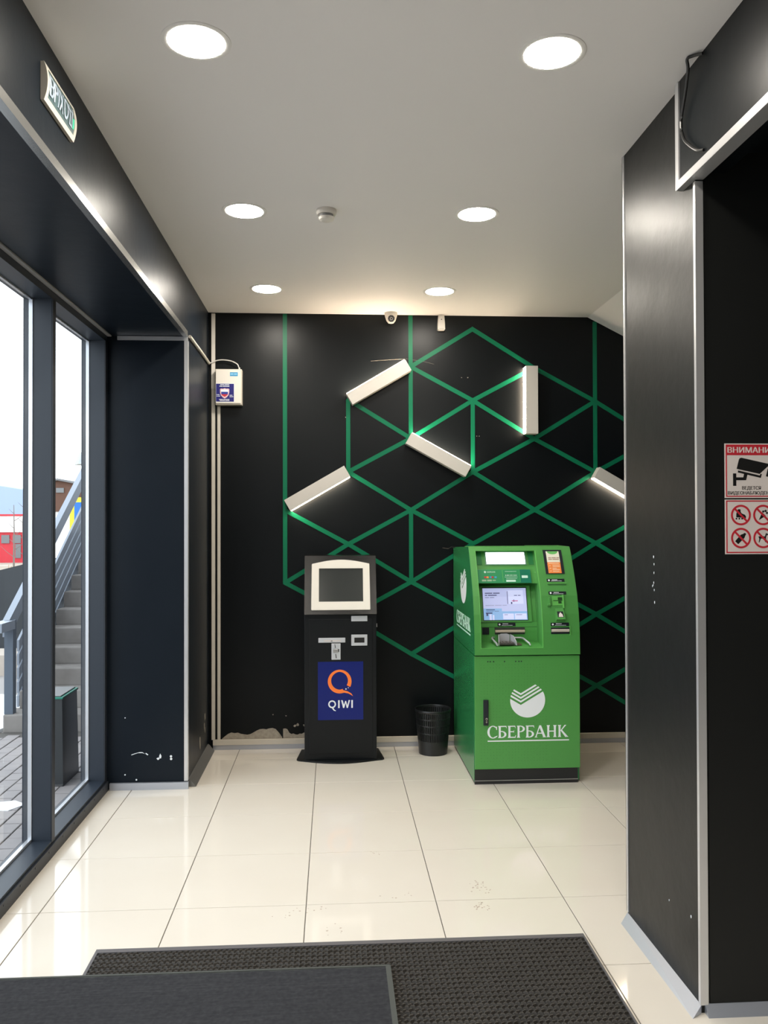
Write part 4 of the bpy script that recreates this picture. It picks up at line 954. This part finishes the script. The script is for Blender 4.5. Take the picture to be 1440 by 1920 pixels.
# low dark wall and snow
mb = MB(); mb.prism(Fr((0, 12.0, 0), (1, 0, 0), (0, 0, 1)), [(-14, G-.1), (-1.0, G-.1), (-1.0, 1.75), (-3.6, 1.32), (-4.3, 1.19), (-4.66, 1.10), (-6.5, .85), (-14, .6)], -.3, 0)
tag(mb.build('retaining_wall', DARKW), 'dark slate retaining wall behind the stair railing', 'wall')
mb = MB(); P = [(-3.75, 7.9), (-3.30, 7.45), (-3.02, 7.60), (-2.97, 7.95), (-3.05, 8.5), (-3.2, 9.2), (-3.9, 9.4), (-4.2, 8.6)]
mb.prism(FU(G-.015), P, 0, .035); tag(mb.build('snow_patch', SNOW), 'patch of melting snow beside the lowest stair', 'snow')
mb = MB(); mb.prism(FU(G-.002), [(-2.28, 5.62), (-2.12, 5.60), (-2.05, 5.72), (-2.15, 5.80), (-2.30, 5.76)], 0, .006); tag(mb.build('snow_patch', SNOW), 'small wet white patch on the brick pavement', 'snow')
tag(MB().box(-9, -3.66, 10.6, 11.2, G-.05, .12).build('concrete_kerb', mat('tan_kerb', (.5, .44, .38), .9)), 'pale tan kerb in front of the dark wall', 'kerb')
# far things
struct('ground_far', box(-140, 60, 12.3, 160, -.95, -.80), mat('far_ground', (.34, .29, .22), .9, noise=(.5, .8, (.5, .46, .4))))
SB = thing('red_shop_building', 'long low red and white building across the street', 'building', (-19, 57, -.80))
MB().box(-34, -12.6, 55, 60, -.80, 1.16).build('wall', SHOPR, SB)
MB().box(-34.05, -12.55, 54.9, 60.05, 1.16, 2.2).build('white_band', SHOPW, SB)
MB().box(-34.1, -12.5, 54.85, 60.1, 2.2, 2.32).build('roof_edge', SHOPR, SB)
for k in range(9):
    x = -22.0+k*.72
    wv = MB().box(x, x+.5, 54.93, 55, .45, .98).build('window', GLASSD, SB)
for x in (-20.4, -17.6): MB().box(x, x+.34, 54.93, 55, -.5, .40).build('door', GLASSD, SB)
MB().box(-16.6, -16.2, 54.7, 54.88, 1.25, 1.42).build('green_mark', BING, SB)
H = thing('brown_timber_house', 'brown timber house with a shallow gable beyond the railing', 'house', (-14, 46.5, -.8))
mb = MB(); mb.prism(Fr((0, 45, 0), (1, 0, 0), (0, 0, 1)), [(-15.6, 2.35), (-10.5, 2.35), (-10.5, 3.2), (-14.5, 3.98), (-15.6, 3.78)], -4, 0); mb.build('wall', WOODB, H)
mb = MB(); mb.prism(Fr((0, 44.8, 0), (1, 0, 0), (0, 0, 1)), [(-15.9, 3.72), (-14.5, 4.0), (-10.2, 3.14), (-10.2, 3.22), (-14.5, 4.1), (-15.9, 3.82)], -4.4, 0); mb.build('roof', ROOFG, H)
MB().box(-15.5, -10.6, 45.1, 48.9, -.8, 2.35).build('lower_storey', SHOPW, H)
MB().box(-14.6, -14.2, 44.94, 45, 3.35, 3.6).build('window', GLASSD, H)
BB = thing('roadside_board', 'blue board with a yellow border behind the railing', 'board', (-11.6, 40, -.8))
MB().box(-12.35, -10.9, 39.95, 40.05, 1.35, 2.95).build('yellow_border', YELLOW, BB)
MB().box(-12.12, -11.0, 39.90, 39.95, 1.75, 2.72).build('blue_panel', BLUEB, BB)
for x in (-12.25, -11.05): MB().box(x-.06, x+.06, 39.98, 40.04, -.8, 1.36).build('post', ROOFG, BB)
LP = thing('street_lamp', 'grey street lamp with a trapezoid shade seen past the window edge', 'street lamp', (-5.72, 20, -.8))
MB().tube([(-5.72, 20, -.8), (-5.72, 20, 3.15)], .05, 10, .035).build('pole', RAIL, LP)
MB().lathe((-5.72, 20, 3.12), [(0, 0), (.36, 0), (.34, .03), (.24, .29), (.0, .31)], 6).build('lamp_shade', mat('pale_grey_shade', (.42, .45, .48), .5), LP)
mb = MB(); mb.add([(-140, 150, -3), (80, 150, -3), (80, 170, -3), (-140, 170, -3)], [(0, 1, 2, 3)])
P = [(-140, -3), (40, -3), (40, 3.2), (-30, 4.0), (-48, 6.2), (-55, 7.6), (-61, 8.6), (-75, 9.4), (-100, 8), (-140, 4)]
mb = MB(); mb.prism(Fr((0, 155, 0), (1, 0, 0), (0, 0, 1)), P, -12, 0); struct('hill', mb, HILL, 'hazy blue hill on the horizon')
def tree(x, y, h, lab):
    t = thing('bare_tree', lab, 'tree', (x, y, -.8))
    k = random.uniform(-.03, .03)
    MB().tube([(x, y, -.8), (x+k, y, -.8+h*.35), (x-k, y, -.8+h*.7), (x+k*2, y, -.8+h)], .045, 6, .012).build('trunk', TREE, t)
    for q in range(7):
        z = -.8+h*(.35+.09*q); d = 1 if q % 2 else -1; L_ = random.uniform(.35, .6)*(1-.06*q)
        MB().tube([(x, y, z), (x+d*L_*.5, y+.05, z+L_*.35), (x+d*L_, y+.1, z+L_*.8)], .014, 4, .005).build('branch', TREE, t)
tree(-13.05, 35, 3.3, 'left of two thin bare trees before the red building')
tree(-12.68, 35, 3.6, 'right of two thin bare trees before the red building')
mb = MB()
for k in range(500):
    x = random.uniform(-9.8, -6.2); y = random.uniform(22, 25); h = random.uniform(.25, .9); l = random.uniform(-.2, .2); wd = .012
    mb.add([(x-wd, y, -.8), (x+wd, y, -.8), (x+l+wd*.4, y, -.3+h), (x+l-wd*.4, y, -.3+h)], [(0, 1, 2, 3)])
mb.build('dry_grass', SHRUB, kind='stuff', fixn=False, label='dry orange weeds above the dark wall')
